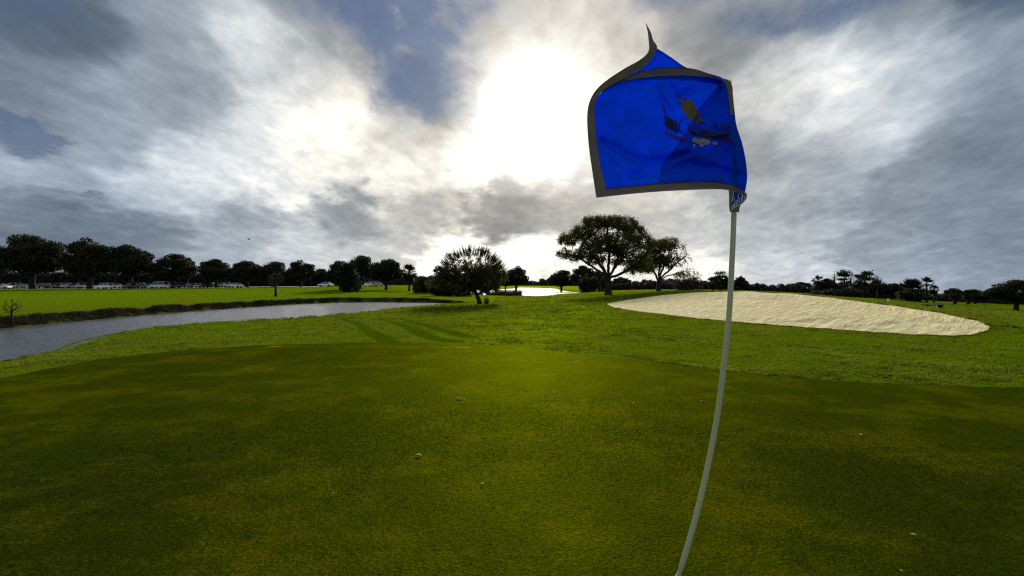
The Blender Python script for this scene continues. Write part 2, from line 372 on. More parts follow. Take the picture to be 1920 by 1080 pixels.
gzz = Z.ravel() - .35 * sstep(.02, .5, -sdist(fx, fy, BUNK)); gzz = gzz - .05 * sstep(.1, .5, -sdist(fx, fy, GREEN))
gm.vertices.foreach_set('co', np.stack([fx, fy, gzz], -1).astype(np.float32).ravel()); gm.update()
zone = np.zeros((len(fx), 3), np.float32)
dp = sdist(fx, fy, POND); rr_ = np.hypot(fx, fy)
beyond = (fy > 22) & (fx < -2) & (rr_ > np.interp(np.arctan2(fx, fy), [azel(*p)[0] for p in far_shore[::-1]], [math.hypot(*shore(*p)) for p in far_shore[::-1]]) - 1.2)
zone[:, 0] = np.where(beyond, 1 - sstep(1.0, 2.6, dp), 1 - sstep(.15, .5, dp)) + (1 - sstep(1, 5, sdist(fx, fy, POND2))) * .7
for tr in TRACKS:
    w = tr
    d = np.full(fx.shape, 9.)
    for (ax, ay), (bx, by) in zip(w[:-1], w[1:]):
        t = np.clip(((fx - ax) * (bx - ax) + (fy - ay) * (by - ay)) / ((bx - ax) ** 2 + (by - ay) ** 2), 0, 1)
        d = np.minimum(d, np.hypot(fx - ax - t * (bx - ax), fy - ay - t * (by - ay)))
    zone[:, 1] = np.maximum(zone[:, 1], 1 - sstep(.17, .38, d))
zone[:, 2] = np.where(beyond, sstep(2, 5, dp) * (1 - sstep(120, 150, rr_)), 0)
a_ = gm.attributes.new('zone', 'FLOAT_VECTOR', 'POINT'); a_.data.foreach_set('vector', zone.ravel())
tag(obj('ground', gm), kind='structure')
# putting green
ga = np.arange(-180, 180.01, .36) * math.pi / 180
def ray_edge(poly, a, near=True):
    out = []
    for t in a:
        s, c = math.sin(t), math.cos(t); hits = []
        for i in range(len(poly)):
            (ax, ay), (bx, by) = poly[i], poly[(i + 1) % len(poly)]
            ex, ey = bx - ax, by - ay; dn = s * ey - c * ex
            if abs(dn) < 1e-12: continue
            k = (ax * ey - ay * ex) / dn; u = (ax * c - ay * s) / dn
            u = ((ax + 0) * c - ay * s) / (-(ex * c - ey * s)) if abs(ex * c - ey * s) > 1e-12 else -1
            if k > 0 and -1e-9 <= u <= 1 + 1e-9: hits.append(k)
        out.append((min(hits), max(hits)) if hits else (0, 0))
    return np.array(out)
ge = ray_edge(GREEN, ga)[:, 1]
ge = np.convolve(np.r_[ge[-6:], ge, ge[:6]], np.ones(9) / 9, 'same')[6:-6]
ge = ge + .03 * np.sin(ga * 90) + .02 * np.sin(ga * 211)
GE = ge
gx_, gy_, _, m_ = polar_sheet('putting_green', ga, np.full(len(ga), .3), ge, 260, .006, M['green'])
worn = np.zeros(gx_.shape)
for (a, b, c_, d_, e_) in [(525, 650.5, .75, .13, .85), (855, 652, .8, .12, .9), (925, 651, .35, .08, .6), (640, 755, .18, .12, .5), (1290, 838, .16, .16, .5), (1225, 762, .3, .2, .3), (800, 965, .14, .1, .35), (930, 990, .16, .12, .4), (1330, 700, .6, .2, .3), (760, 668, .8, .25, .25), (300, 690, .6, .3, .3)]:
    X0, Y0 = shore(a, b, 0); worn = np.maximum(worn, e_ * np.exp(-((gx_ - X0) / c_) ** 2 - ((gy_ - Y0 - .08 * (gx_ - X0)) / d_) ** 2))
at_ = m_.attributes.new('worn', 'FLOAT', 'POINT'); at_.data.foreach_set('value', worn.ravel().astype(np.float32))
tag(obj('putting_green', m_), kind='structure')
# sand bunker
sand, t, b, o = new_mat('bunker_sand')
co = E(t, t.nodes.new('ShaderNodeTexCoord').outputs['Object'])
sx, sy, sz = sep(t, co)
rk = comb(t, (sx * .75 + sy * .66) * .22, (sy * .75 - sx * .66) * 1.6, 0)
rake = noise(t, rk, 2.2, 6, .65, .9); dimp = noise(t, co, 3.2, 5, .65); grain = noise(t, co, 14, 4, .7)
link(t, mix(t, (rake * .5 + dimp * .5).ramp(.36, .6), (.66, .51, .21), (.93, .78, .38)), b.inputs['Base Color'])
b.inputs['Roughness'].default_value = .95; b.inputs['Specular IOR Level'].default_value = .1
b.inputs['Sheen Weight'].default_value = .35; b.inputs['Sheen Roughness'].default_value = .5; b.inputs['Sheen Tint'].default_value = (1, .9, .65, 1)
link(t, bump(t, grain, .012, .8, bump(t, dimp, .05, .8, bump(t, rake, .42, .9))), b.inputs['Normal'])
ta = np.linspace(math.atan2(BUNK[0][0], BUNK[0][1]) + .0015, math.atan2(BUNK[11][0], BUNK[11][1]) - .001, 420)
be = ray_edge(BUNK, ta)
for k in (0, 1):
    e = be[:, k]; sm = np.convolve(np.r_[[e[0]] * 5, e, [e[-1]] * 5], np.ones(11) / 11, 'same')[5:-5]
    w = np.minimum(1, np.minimum(np.arange(420), np.arange(420)[::-1]) / 14); be[:, k] = e * (1 - w) + sm * w
be[:, 0] += .05 * np.sin(ta * 140) + .04 * np.sin(ta * 333); be[:, 1] += .10 * np.sin(ta * 120) + .08 * np.sin(ta * 291)
be[:, 1] = np.maximum(be[:, 1], be[:, 0] + .02)
u = np.linspace(0, 1, 150)
rr = be[:, :1] * (be[:, 1:] / be[:, :1]) ** u[None]
BX = rr * np.sin(ta)[:, None]; BY = rr * np.cos(ta)[:, None]
bd = -sdist(BX, BY, BUNK)
BZ = height(BX, BY) + .006
swirl = np.exp(-((np.hypot((BX - 10.2) / 2.6, (BY - 17.6) / 1.1) - 1) / .16) ** 2) * .05
ridge = (np.sin(u * 46 + 3 * np.sin(ta * 9)[:, None] + BX * .35) * .025) * sstep(.55, .7, u)[None] * sstep(1, .93, u)[None] * 2.0
relief = sum(np.sin((BX * d[0] + BY * d[1]) * s * 1.6 + p) / s for d, p, s in _sn) * .022
BZ += (swirl + ridge + relief) * sstep(0, .8, bd) + .006
i = np.arange(420 * 150).reshape(420, 150)
f = np.stack([i[:-1, :-1], i[:-1, 1:], i[1:, 1:], i[1:, :-1]], -1).reshape(-1, 4)[:, ::-1]
tag(obj('sand_bunker', mesh_np('sand_bunker', np.stack([BX, BY, BZ], -1), f, sand, True)), kind='structure')
# water
wat, t, b, o = new_mat('pond_water')
co = E(t, t.nodes.new('ShaderNodeTexCoord').outputs['Object']); sx, sy, sz = sep(t, co)
wv = comb(t, sx * .9 + sy * .25, sy * 1.5 - sx * .3, 0)
b.inputs['Base Color'].default_value = (.075, .07, .062, 1); b.inputs['Roughness'].default_value = .17; b.inputs['IOR'].default_value = 1.75
h1 = noise(t, wv, 1.7, 4, .55, .6); h2 = noise(t, wv, 6.0, 4, .6, .8)
link(t, bump(t, h2, .010, 1.0, bump(t, h1, .085, 1.0)), b.inputs['Normal'])
def water(name, poly, grow, label=None):
    c = poly.mean(0); m = MB(); pts = []
    n = len(poly)
    for i in range(n):
        a, bb, cc = poly[i - 1], poly[i], poly[(i + 1) % n]
        d = cc - a; nrm = np.array([d[1], -d[0]]) / np.hypot(*d)
        if sdist(np.array([bb[0] + nrm[0] * .05]), np.array([bb[1] + nrm[1] * .05]), poly)[0] < 0: nrm = -nrm
        q_ = bb + nrm * grow; pts.append((q_[0], q_[1], WATER))
    m.add(pts, [tuple(range(n))]); o = m.build(name, wat)
    if o.data.polygons[0].normal.z < 0: o.data.flip_normals()
    return tag(o, kind='structure')
water('pond', POND, .5); water('far_pond', POND2, 2.2)
# parking lot beyond the fairway
pk = plain('asphalt', (.13, .12, .105), .85, 0, .2, .4)
a = np.arange(-58, -19.5, .5) * math.pi / 180
def lotr(k): return k / np.cos(a)
_, _, _, m_ = polar_sheet('parking_lot', a, lotr(164.), lotr(205.), 12, .03, pk)
tag(obj('parking_lot', m_), kind='structure')
# ------------------------------------------------------------------ grass by geometry nodes
def tuft_mesh(name, n, h, spread, w, lean, mat):
    v, f = [], []
    for i in range(n):
        a = random.uniform(0, 6.28); r = spread * math.sqrt(random.random()); x, y = r * math.cos(a), r * math.sin(a)
        b_ = random.uniform(0, 6.28); l = lean * random.uniform(.2, 1); hh = h * random.uniform(.5, 1)
        tx, ty = x + l * hh * math.cos(b_), y + l * hh * math.sin(b_); c = random.uniform(0, 6.28); ex, ey = w * math.cos(c) / 2, w * math.sin(c) / 2
        mx_, my_ = (x * .6 + tx * .4), (y * .6 + ty * .4); k = len(v)
        v += [(x - ex, y - ey, -.1 * h), (x + ex, y + ey, -.1 * h), (mx_ + ex * .8, my_ + ey * .8, hh * .6), (mx_ - ex * .8, my_ - ey * .8, hh * .6), (tx, ty, hh), (tx + ex * .1, ty + ey * .1, hh * .99)]
        f += [(k, k + 1, k + 2, k + 3), (k + 3, k + 2, k + 5, k + 4)]
    return mesh_np(name, v, f, mat)
def scatter(name, pts, scl, tuft, tilt=.25, kind='stuff', parent=None, label=None):
    m = bpy.data.meshes.new(name); m.vertices.add(len(pts)); m.vertices.foreach_set('co', np.asarray(pts, np.float32).ravel())
    at = m.attributes.new('size', 'FLOAT', 'POINT'); at.data.foreach_set('value', np.asarray(scl, np.float32)); m.update()
    o = obj(name, m, parent); ng = bpy.data.node_groups.new(name, 'GeometryNodeTree')
    ng.interface.new_socket('Geometry', in_out='INPUT', socket_type='NodeSocketGeometry'); ng.interface.new_socket('Geometry', in_out='OUTPUT', socket_type='NodeSocketGeometry')
    N = ng.nodes.new; gi = N('NodeGroupInput'); go = N('NodeGroupOutput'); ip = N('GeometryNodeInstanceOnPoints')
    src = N('GeometryNodeInputMeshIsland') if False else None
    # the tuft itself lives inside the group as a mesh built from an object kept out of the scene
    to = bpy.data.objects.new(name + '_tuft', tuft); oi = N('GeometryNodeObjectInfo'); oi.inputs['Object'].default_value = to
    rv = N('FunctionNodeRandomValue'); rv.data_type = 'FLOAT_VECTOR'; rv.inputs[0].default_value = (-tilt, -tilt, 0); rv.inputs[1].default_value = (tilt, tilt, 6.283)
    na = N('GeometryNodeInputNamedAttribute'); na.data_type = 'FLOAT'; na.inputs[0].default_value = 'size'
    L_ = ng.links.new
    L_(gi.outputs[0], ip.inputs['Points']); L_(oi.outputs['Geometry'], ip.inputs['Instance'])
    L_(rv.outputs[0], ip.inputs['Rotation']); L_(na.outputs[0], ip.inputs['Scale']); L_(ip.outputs[0], go.inputs[0])
    md = o.modifiers.new('scatter', 'NODES'); md.node_group = ng
    return tag(o, label, kind=kind)
def vnoise(x, y, cell, seed):
    g = np.random.default_rng(seed).random((256, 256)); u, v = x / cell, y / cell; i, j = np.floor(u).astype(int), np.floor(v).astype(int); a, b = u - i, v - j
    a, b = a * a * (3 - 2 * a), b * b * (3 - 2 * b); G = lambda p, q_: g[p % 256, q_ % 256]
    return (G(i, j) * (1 - a) + G(i + 1, j) * a) * (1 - b) + (G(i, j + 1) * (1 - a) + G(i + 1, j + 1) * a) * b
def track_dist(x, y):
    d = np.full(x.shape, 9.)
    for tr in TRACKS:
        w = tr
        for (ax, ay), (bx, by) in zip(w[:-1], w[1:]):
            t = np.clip(((x - ax) * (bx - ax) + (y - ay) * (by - ay)) / ((bx - ax) ** 2 + (by - ay) ** 2), 0, 1)
            d = np.minimum(d, np.hypot(x - ax - t * (bx - ax), y - ay - t * (by - ay)))
    return d
def fan_points(n, r0, r1, amax=52):
    r = r0 * (r1 / r0) ** RNG.random(n); a = RNG.uniform(-R(amax), R(amax), n)
    return r * np.sin(a), r * np.cos(a), r, a
def edge_at(a): return np.interp(a, ga, GE)
# rough
x, y, r, a = fan_points(300000, 7.5, 95, 56)
d1 = sdist(x, y, POND); d2 = sdist(x, y, POND2); db = sdist(x, y, BUNK)
patch = (vnoise(x, y, .22, 1) * .5 + vnoise(x, y, .6, 2) * .6 + vnoise(x, y, 2.2, 3) * .6 - .85) * 2.4; trk = sstep(.17, .36, track_dist(x, y))
far_side = (x < -2) & (y > 22) & (r > np.interp(a, [azel(*p)[0] for p in far_shore[::-1]], [math.hypot(*shore(*p)) for p in far_shore[::-1]]) - 1.2)
keep = (r > edge_at(a) + .01) & (d1 > .12) & (d2 > .6) & (db > .04) & (RNG.random(len(x)) < (.50 + .40 * patch) * (.06 + .94 * trk)) & ~far_side
x, y, r = x[keep], y[keep], r[keep]; z = height(x, y)
scatter('rough_grass', np.stack([x, y, z], -1), np.clip(r / 18, .75, 2.6) * RNG.uniform(.3, 1.4, len(x)) * (1 + .45 * np.clip(patch[keep], -1, 1)) * (.4 + .6 * trk[keep]), tuft_mesh('tuft', 12, .042, .035, .006, .9, M['blade']))
# green
x, y, r, a = fan_points(260000, 1.6, 9, 56)
keep = (r < edge_at(a) - .02) & (RNG.random(len(r)) < 1 - sstep(4, 8.5, r)); x, y, r = x[keep], y[keep], r[keep]
scatter('green_grass', np.stack([x, y, height(x, y) + .005], -1), np.clip(r / 5, .6, 1.1) * RNG.uniform(.6, 1.2, len(x)), tuft_mesh('fine_tuft', 9, .0060, .014, .0020, 1.0, M['fine_blade']))
def along(poly_px, n, z=WATER, jitter=.5, out=.3):
    w = np.array([shore(*p, z) for p in poly_px]); seg = np.hypot(*np.diff(w, axis=0).T); cum = np.r_[0, np.cumsum(seg)]
    s = RNG.random(n) * cum[-1]; X_ = np.interp(s, cum, w[:, 0]); Y_ = np.interp(s, cum, w[:, 1]); k = 1 + (out + RNG.uniform(-jitter, jitter, n)) / np.hypot(X_, Y_)
    return X_ * k, Y_ * k
# long brown grass on the far bank of the pond
x, y = along(far_shore, 15000, out=.75, jitter=.65)
scatter('bank_grass', np.stack([x, y, height(x, y)], -1), RNG.uniform(.25, .85, len(x)) * np.interp(x, [-24, -16, -8], [.85, .62, .5]) * (1 + .18 * np.sin(x * .7 + y) + .15 * np.sin(x * 2.3)), tuft_mesh('bank_tuft', 14, .30, .14, .020, .9, M['bank_blade']))
x, y = along(near_shore, 5000, out=-.12, jitter=.15)
scatter('shore_grass', np.stack([x, y, height(x, y)], -1), RNG.uniform(.3, .9, len(x)), tuft_mesh('shore_tuft', 10, .12, .07, .012, .9, M['blade']))
# turned lip of turf round the bunker
t_ = RNG.integers(0, 420, 4000); jj = RNG.random(4000) < .35
rb = np.where(jj, be[t_, 0] - .03, be[t_, 1] + .06) + RNG.uniform(-.03, .06, 4000); aa = ta[t_] + RNG.uniform(-.002, .002, 4000)
x, y = rb * np.sin(aa), rb * np.cos(aa)
scatter('bunker_lip_grass', np.stack([x, y, height(x, y)], -1), np.where(jj, .5, 1.25) * RNG.uniform(.6, 1.2, 4000), tuft_mesh('lip_tuft', 12, .075, .06, .010, .8, M['blade']))
# reeds in front of the far pond
m_ = tuft_mesh('reed_tuft', 16, 1.3, .35, .035, .35, M['reed'])
x, y = along([(868, 553.5), (885, 553), (905, 553)], 160, out=-.6, jitter=.8)
x2, y2 = along([(912, 553.5), (950, 555), (976, 555.3)], 420, out=-.5, jitter=1.0)
x, y = np.r_[x, x2], np.r_[y, y2]
scatter('reeds', np.stack([x, y, height(x, y)], -1), RNG.uniform(.45, 1.0, len(x)) * np.interp(x, [-10, -5, -2, 1.6], [.5, .6, 1.0, 1.25]), m_)
# fallen leaf specks in the rough
sp, t, b, o = new_mat('dry_leaf'); b.inputs['Base Color'].default_value = (.34, .31, .16, 1); b.inputs['Roughness'].default_value = .6
x, y, r, a = fan_points(420, 9, 45, 45); keep = (r > edge_at(a) + .3) & (sdist(x, y, POND) > .6) & (sdist(x, y, BUNK) > .3)
x, y, r = x[keep], y[keep], r[keep]
scatter('leaf_litter', np.stack([x, y, height(x, y) + .03], -1), np.clip(r / 16, .6, 2) * RNG.uniform(.3, 1.1, len(x)), tuft_mesh('litter', 2, .02, .015, .028, 1.2, sp), .9)
# ------------------------------------------------------------------ trees
def colonize(att, start, di, dk, step, iters=160, limbs=()):
    nodes = [np.array(p, float) for p in start]; par = [-1] + list(range(len(start) - 1)); fork = len(nodes) - 1
    for lm in limbs:
        pr = fork; a0 = nodes[fork]
        for q_ in lm:
            q_ = np.array(q_, float); m_n = max(1, int(np.linalg.norm(q_ - a0) / step)); b0 = a0
            for k in range(m_n): nodes.append(b0 + (q_ - b0) * (k + 1) / m_n + RNG.normal(0, step * .1, 3)); par.append(pr); pr = len(nodes) - 1
            a0 = q_
    att = np.array(att); nd = np.full(len(att), 1e9); ni = np.zeros(len(att), int); done = 0
    for it in range(iters):
        new = np.array(nodes[done:])
        if len(new):
            d = np.sqrt(((att[:, None] - new[None]) ** 2).sum(-1)); j = d.argmin(1); dm = d[np.arange(len(att)), j]
            u_ = dm < nd; nd[u_] = dm[u_]; ni[u_] = j[u_] + done
        done = len(nodes)
        kp = nd > dk; att, nd, ni = att[kp], nd[kp], ni[kp]
        if len(att) == 0: break
        act = nd < di
        if not act.any(): act = nd <= nd.min() + 1e-6
        N_ = np.array(nodes); v = att[act] - N_[ni[act]]; v /= np.linalg.norm(v, axis=1)[:, None]
        acc = {}
        for k, q_ in zip(ni[act], v): acc.setdefault(k, []).append(q_)
        added = 0
        for k, l in acc.items():
            d = np.sum(l, 0) + RNG.normal(0, .12, 3); n = np.linalg.norm(d)
            if n < 1e-6: continue
            p = N_[k] + d / n * step
            if np.min(((np.array(nodes[done:] or [N_[0] + 99]) - p) ** 2).sum(-1)) < (step * .3) ** 2: continue
            nodes.append(p); par.append(k); added += 1
        if not added or len(nodes) > 9000: break
    return np.array(nodes), np.array(par)
def limbs_mesh(nodes, par, tip, exp_, base, mat, nth=1):
    n = len(nodes); r = np.zeros(n); 
    for i in range(n - 1, -1, -1):
        if r[i] == 0: r[i] = tip ** exp_
        if par[i] >= 0: r[par[i]] += r[i]
    r = r ** (1 / exp_); r = np.minimum(r * (1 if not base else base / r[0]), 9e9); r = np.maximum(r, tip * .7)
    if True:  # flare at the foot
        for i in range(min(3, n)): r[i] *= (1.5, 1.15, 1.0)[i]
    V, Fc = [], []; k = 0
    for i in range(1, n):
        a_, b_ = nodes[par[i]], nodes[i]; ra, rb_ = min(r[par[i]], r[i] * 1.6) if par[i] > 3 else r[par[i]], r[i]
        d = b_ - a_; d = d / (np.linalg.norm(d) + 1e-9); s = np.cross(d, [0, 0, 1.] if abs(d[2]) < .9 else [1., 0, 0]); s /= np.linalg.norm(s); t2 = np.cross(d, s)
        m = 7 if rb_ > tip * 5 else 3
        an = np.arange(m) * 2 * math.pi / m; ring = np.cos(an)[:, None] * s + np.sin(an)[:, None] * t2
        V.append(a_ - d * ra * .3 + ring * ra); V.append(b_ + ring * rb_)
        for j in range(m): Fc.append((k + j, k + (j + 1) % m, k + m + (j + 1) % m, k + m + j))
        k += 2 * m
    return mesh_np('limbs', np.concatenate(V), Fc, mat, True), r
def leaf_faces(c, size, mat, name='crown', flat=0.0, asp=1.7):
    n = len(c); u_ = RNG.normal(0, 1, (n, 3)); u_ /= np.linalg.norm(u_, axis=1)[:, None]
    w_ = RNG.normal(0, 1, (n, 3)); w_[:, 2] += flat; w_ = np.cross(u_, w_); w_ /= np.linalg.norm(w_, axis=1)[:, None] + 1e-9
    s = (size * RNG.uniform(.5, 1.3, n))[:, None]
    v = np.stack([c - u_ * s * asp / 2, c + w_ * s * .5, c + u_ * s * asp / 2, c - w_ * s * .5], 1)
    return mesh_np(name, v, np.arange(4 * n).reshape(-1, 4), mat)
def lobes_points(lobes, n, shell=.55):
    vol = np.array([l[3] * l[4] * l[5] for l in lobes]); pick = RNG.choice(len(lobes), n, p=vol / vol.sum())
    L_ = np.array(lobes)[pick]; d = RNG.normal(0, 1, (n, 3)); d /= np.linalg.norm(d, axis=1)[:, None]
    rad = RNG.random(n) ** (1 / 3.) * (1 - shell) + shell * RNG.random(n) ** .3
    return L_[:, :3] + d * L_[:, 3:6] * rad[:, None]
def dome(w, h0, h1, n, seed, sz=.22):
    "a rounded crown w wide between heights h0 and h1: one core and many bulges over it"
    g = np.random.default_rng(seed); zc = h0 + (h1 - h0) * .42; R_ = w / 2; up, dn = h1 - zc, zc - h0
    out = [(0, 0, zc + .1 * up, R_ * .80, R_ * .80, up * .78), (0, 0, zc, R_ * .84, R_ * .84, dn * .8)]
    for i in range(n):
        a = 6.283 * (i * .618 + g.uniform(-.06, .06)); v = g.uniform(-.75, 1); c = math.sqrt(max(0, 1 - v * v)); q_ = sz * g.uniform(.7, 1.35) * R_; e = g.uniform(.86, 1.06)
        hz = q_ * .72
        out.append((math.cos(a) * c * (R_ - q_) * e, math.sin(a) * c * (R_ - q_) * e, zc + (v * (up - hz) * e if v > 0 else v * (dn - hz)), q_, q_, hz))
    return out
def grow_tree(lobes, trunk, natt, nleaf, leaf, tip, base, lmat, di=2.6, dk=.45, step=.35, spread=.28, twig=1.0, leaf_region=None, shell=.5, limbs=()):
    att = lobes_points(lobes, natt, shell); nodes, par = colonize(att, trunk, di, dk, step, limbs=limbs)
    tm, r = limbs_mesh(nodes, par, tip, 2.25, base, M['bark'])
    cand = nodes[(r < tip * 3.2)]
    if leaf_region is not None: cand = cand[leaf_region(cand)]
    c = cand[RNG.integers(0, len(cand), nleaf)] + RNG.normal(0, spread, (nleaf, 3))
    return tm, leaf_faces(c, leaf, lmat)
def plant(kind, label, cat, x, y, meshes, scale=(1, 1, 1), rz=0, group=None, sink=.12, z=None):
    z = gz(x, y) if z is None else z
    o = thing(kind, label, cat, (x, y, z - sink), rz, group); o.scale = scale
    for n, m in meshes: obj(n, m, o)
    return o
def at(px, Y): return (px - CX) / F * Y
# --- oaks of the car park row (four crown shapes reused) height 10, width 10 in model units
OAK = []
for k in range(5):
    lb = dome(10, 1.9 + .15 * k, 9.9, 34, 100 + k, sz=.26)
    hgt = 10 + k * 0; trunk = [(0, 0, 0), (.05, .02, .5), (.1, 0, 1.1), (.12, .05, 1.8)]
    tm, cm = grow_tree(lb, trunk, 520, 200, .2, .045, .42, M['leaf_dark'], di=4.5, dk=.8, step=.5)
    pts = lobes_points(lb[2:], 9000, .7); pts = np.concatenate([pts, lobes_points(lb[:2], 3600, .8)]); OAK.append((tm, leaf_faces(pts, .27, M['leaf_dark'])))
def oak(px, top, Y, width_px, label, v, basepy=None, rz=None, group='oaks along the car park', sy=None, cat='tree', name='oak_tree'):
    x = at(px, Y); z = gz(x, Y); ztop = P(px, top, Y).z; s = (ztop - z) / 9.75; wd = width_px / F * Y / 9.8
    return plant(name, label, cat, x, Y, [('trunk', OAK[v][0]), ('crown', OAK[v][1])], (wd, wd if sy is None else sy, s), rz if rz is not None else v * 1.3 + px, group)
row = [(-22, 468, 172, 70, 'dark oak cut off by the left edge of the picture', 1), (61, 437, 160, 118, 'tallest oak, broad dark crown nearest the left edge above the parked cars', 0),
 (168, 446, 161, 96, 'second big dark oak from the left, its crown touching a slightly lower one', 1), (246, 456, 166, 82, 'rounded oak standing just left of the light grey van', 2),
 (325, 475, 168, 84, 'wide low oak with a tuft on its top, right of the light grey van', 3), (405, 485, 170, 68, 'oak with evenly rounded crown above the dark cars, fifth from left', 4),
 (464, 487, 172, 60, 'oak behind and left of the small thin tree on the fairway', 0), (512, 488, 174, 62, 'oak directly behind the small thin tree on the fairway', 2), (564, 487, 172, 58, 'last rounded oak at the right end of the row', 1)]
for (px, top, Y, w, lab, v) in row: oak(px, top, Y, w, lab, v)
oak(352, 483, 185, 34, 'small pointed treetop squeezed between two row oaks right of the van', 4)
oak(602, 503, 210, 44, 'grey distant oak in the gap beside the white sedan', 3, group='trees behind the fairway')
oak(675, 476, 128, 62, 'tall oak rising behind the shrub covered clump by the water', 2, group='trees behind the fairway')
oak(638, 488, 112, 56, 'dark drooping oak at the left of the clump by the water', 4, group='trees behind the fairway')
oak(724, 483, 124, 66, 'oak with bare lower trunk standing alone on the fairway mound', 0, group='trees behind the fairway')
oak(968, 498, 150, 50, 'round oak behind the spiky tree, left of the far pond', 1, group='trees round the far pond')
oak(948, 512, 175, 34, 'low dark oak half hidden behind the spiky tree', 3, group='trees round the far pond')
oak(1052, 504, 140, 54, 'left oak of the group on the right shore of the far pond', 2, group='trees round the far pond')
oak(1092, 497, 130, 52, 'tallest oak of the group on the right shore of the far pond', 4, group='trees round the far pond')
oak(1122, 506, 128, 44, 'dark oak just left of the large oak trunk', 0, group='trees round the far pond')
oak(1165, 518, 170, 40, 'low oak seen under the right side of the large oak', 1, group='trees round the far pond')
oak(1905, 521, 60, 96, 'big dark oak at the right edge of the picture', 2, group='trees on the right skyline')
oak(1828, 541, 90, 60, 'low wide oak left of the big right edge oak', 3, group='trees on the right skyline')
oak(1500, 528, 150, 46, 'rounded tree rising from the middle of the right treeline', 4, group='trees on the right skyline')
oak(1345, 516, 130, 28, 'rounded tree left of the flagstick with a tall pine over it', 2, group='trees on the right skyline')
oak(1363, 518, 131, 20, 'small round tree touching the left side of the flagstick', 0, group='trees on the right skyline')
oak(1388, 516, 120, 24, 'small upright tree touching the right side of the flagstick', 1, group='trees on the right skyline')
oak(1548, 521, 110, 44, 'dark tree beside the leaning palm on the right skyline', 3, group='trees on the right skyline')
oak(1672, 529, 95, 40, 'dark tree left of the big fan palm', 0, group='trees on the right skyline')
oak(1788, 539, 92, 36, 'dark round tree right of the tall palm', 4, group='trees on the right skyline')
oak(1645, 527, 98, 36, 'spreading tree right of the tallest pine', 1, group='trees on the right skyline')
# --- large oak right of centre
s = 63 / F
lobes = [(-72, 0, 108, 26, 30, 13), (-50, 10, 122, 24, 28, 15), (-26, -12, 138, 26, 30, 14), (2, 8, 142, 28, 34, 12), (28, -8, 136, 28, 30, 14), (50, 6, 122, 26, 30, 16), (66, -6, 100, 22, 28, 16),
         (-84, 0, 80, 16, 20, 10), (-60, 14, 78, 24, 24, 12), (-34, -20, 88, 26, 26, 15), (-4, 0, 96, 32, 34, 16), (30, 12, 86, 30, 28, 15), (58, 0, 68, 26, 26, 12), (76, 6, 52, 16, 20, 10), (45, -16, 56, 20, 20, 9), (-22, 6, 70, 24, 22, 9), (24, 4, 66, 22, 22, 8), (48, 10, 48, 18, 18, 7), (-12, 26, 112, 30, 20, 16), (20, -30, 104, 30, 18, 16)]
lobes = [tuple(k * s for k in l) for l in lobes]
tr = [(0, 0, 0), (0, 0, .9), (.03, 0, 1.8), (0, 0, 2.35)]
def LM(*l): return [(a * s, b * s, c * s) for a, b, c in l]
lms = [LM((-5, -4, 40), (-27, -10, 53), (-50, -14, 68), (-77, -10, 80)), LM((-16, 8, 64), (-31, 14, 86), (-46, 14, 116)), LM((0, -4, 53), (1, -8, 81), (-2, -6, 118)), LM((10, 8, 47), (21, 16, 71), (32, 18, 103)), LM((15, -3, 39), (37, -8, 51), (61, -10, 70), (78, -6, 90)), LM((-6, 20, 60), (-10, 32, 90)), LM((12, -16, 56), (24, -28, 84))]
tm, cm = grow_tree(lobes, tr, 3200, 52000, .11, .013, .36, M['leaf_olive'], di=2.4, dk=.26, step=.22, spread=.17, shell=.3, limbs=lms)
x = at(1140, 63); plant('large_oak_tree', 'largest tree, wide domed oak with spreading limbs left of the bunker', 'tree', x, 63, [('trunk', tm), ('crown', cm)])
# --- second oak, bare twigs at its right
lobes = [(-14, 0, 70, 26, 26, 14), (-22, 6, 50, 22, 22, 12), (0, -6, 88, 24, 24, 12), (22, 4, 96, 22, 22, 10), (38, 0, 84, 18, 20, 12), (52, 0, 64, 16, 18, 14), (30, 6, 62, 26, 24, 16), (56, 4, 46, 16, 16, 8), (44, -6, 34, 18, 16, 7), (0, 10, 60, 26, 26, 12)]
s = 72 / F; lobes = [tuple(k * s for k in l) for l in lobes]
lms = [LM((-4, 0, 34), (-12, 4, 52), (-20, 4, 72)), LM((0, -4, 40), (4, -6, 66), (2, -4, 92)), LM((10, 2, 34), (22, 2, 44), (36, 4, 58), (50, 4, 68)), LM((8, 8, 40), (20, 10, 66), (26, 10, 90)), LM((14, -4, 33), (34, -8, 38), (48, -6, 42))]
tm, cm = grow_tree(lobes, [(0, 0, 0), (.05, 0, .8), (.06, 0, 1.7)], 2000, 17000, .12, .014, .27, M['leaf_olive'], limbs=lms, di=2.4, dk=.26, step=.22, spread=.17, shell=.35,
    leaf_region=lambda p: (p[:, 0] < 2.3 + RNG.normal(0, .7, len(p))) | (p[:, 2] < 3.0) & (RNG.random(len(p)) < .5) | (p[:, 2] > 6.2) & (RNG.random(len(p)) < .25))
plant('half_bare_oak_tree', 'half bare oak with leafless twigs on its right side behind the bunker tip', 'tree', at(1234, 72), 72, [('trunk', tm), ('crown', cm)])
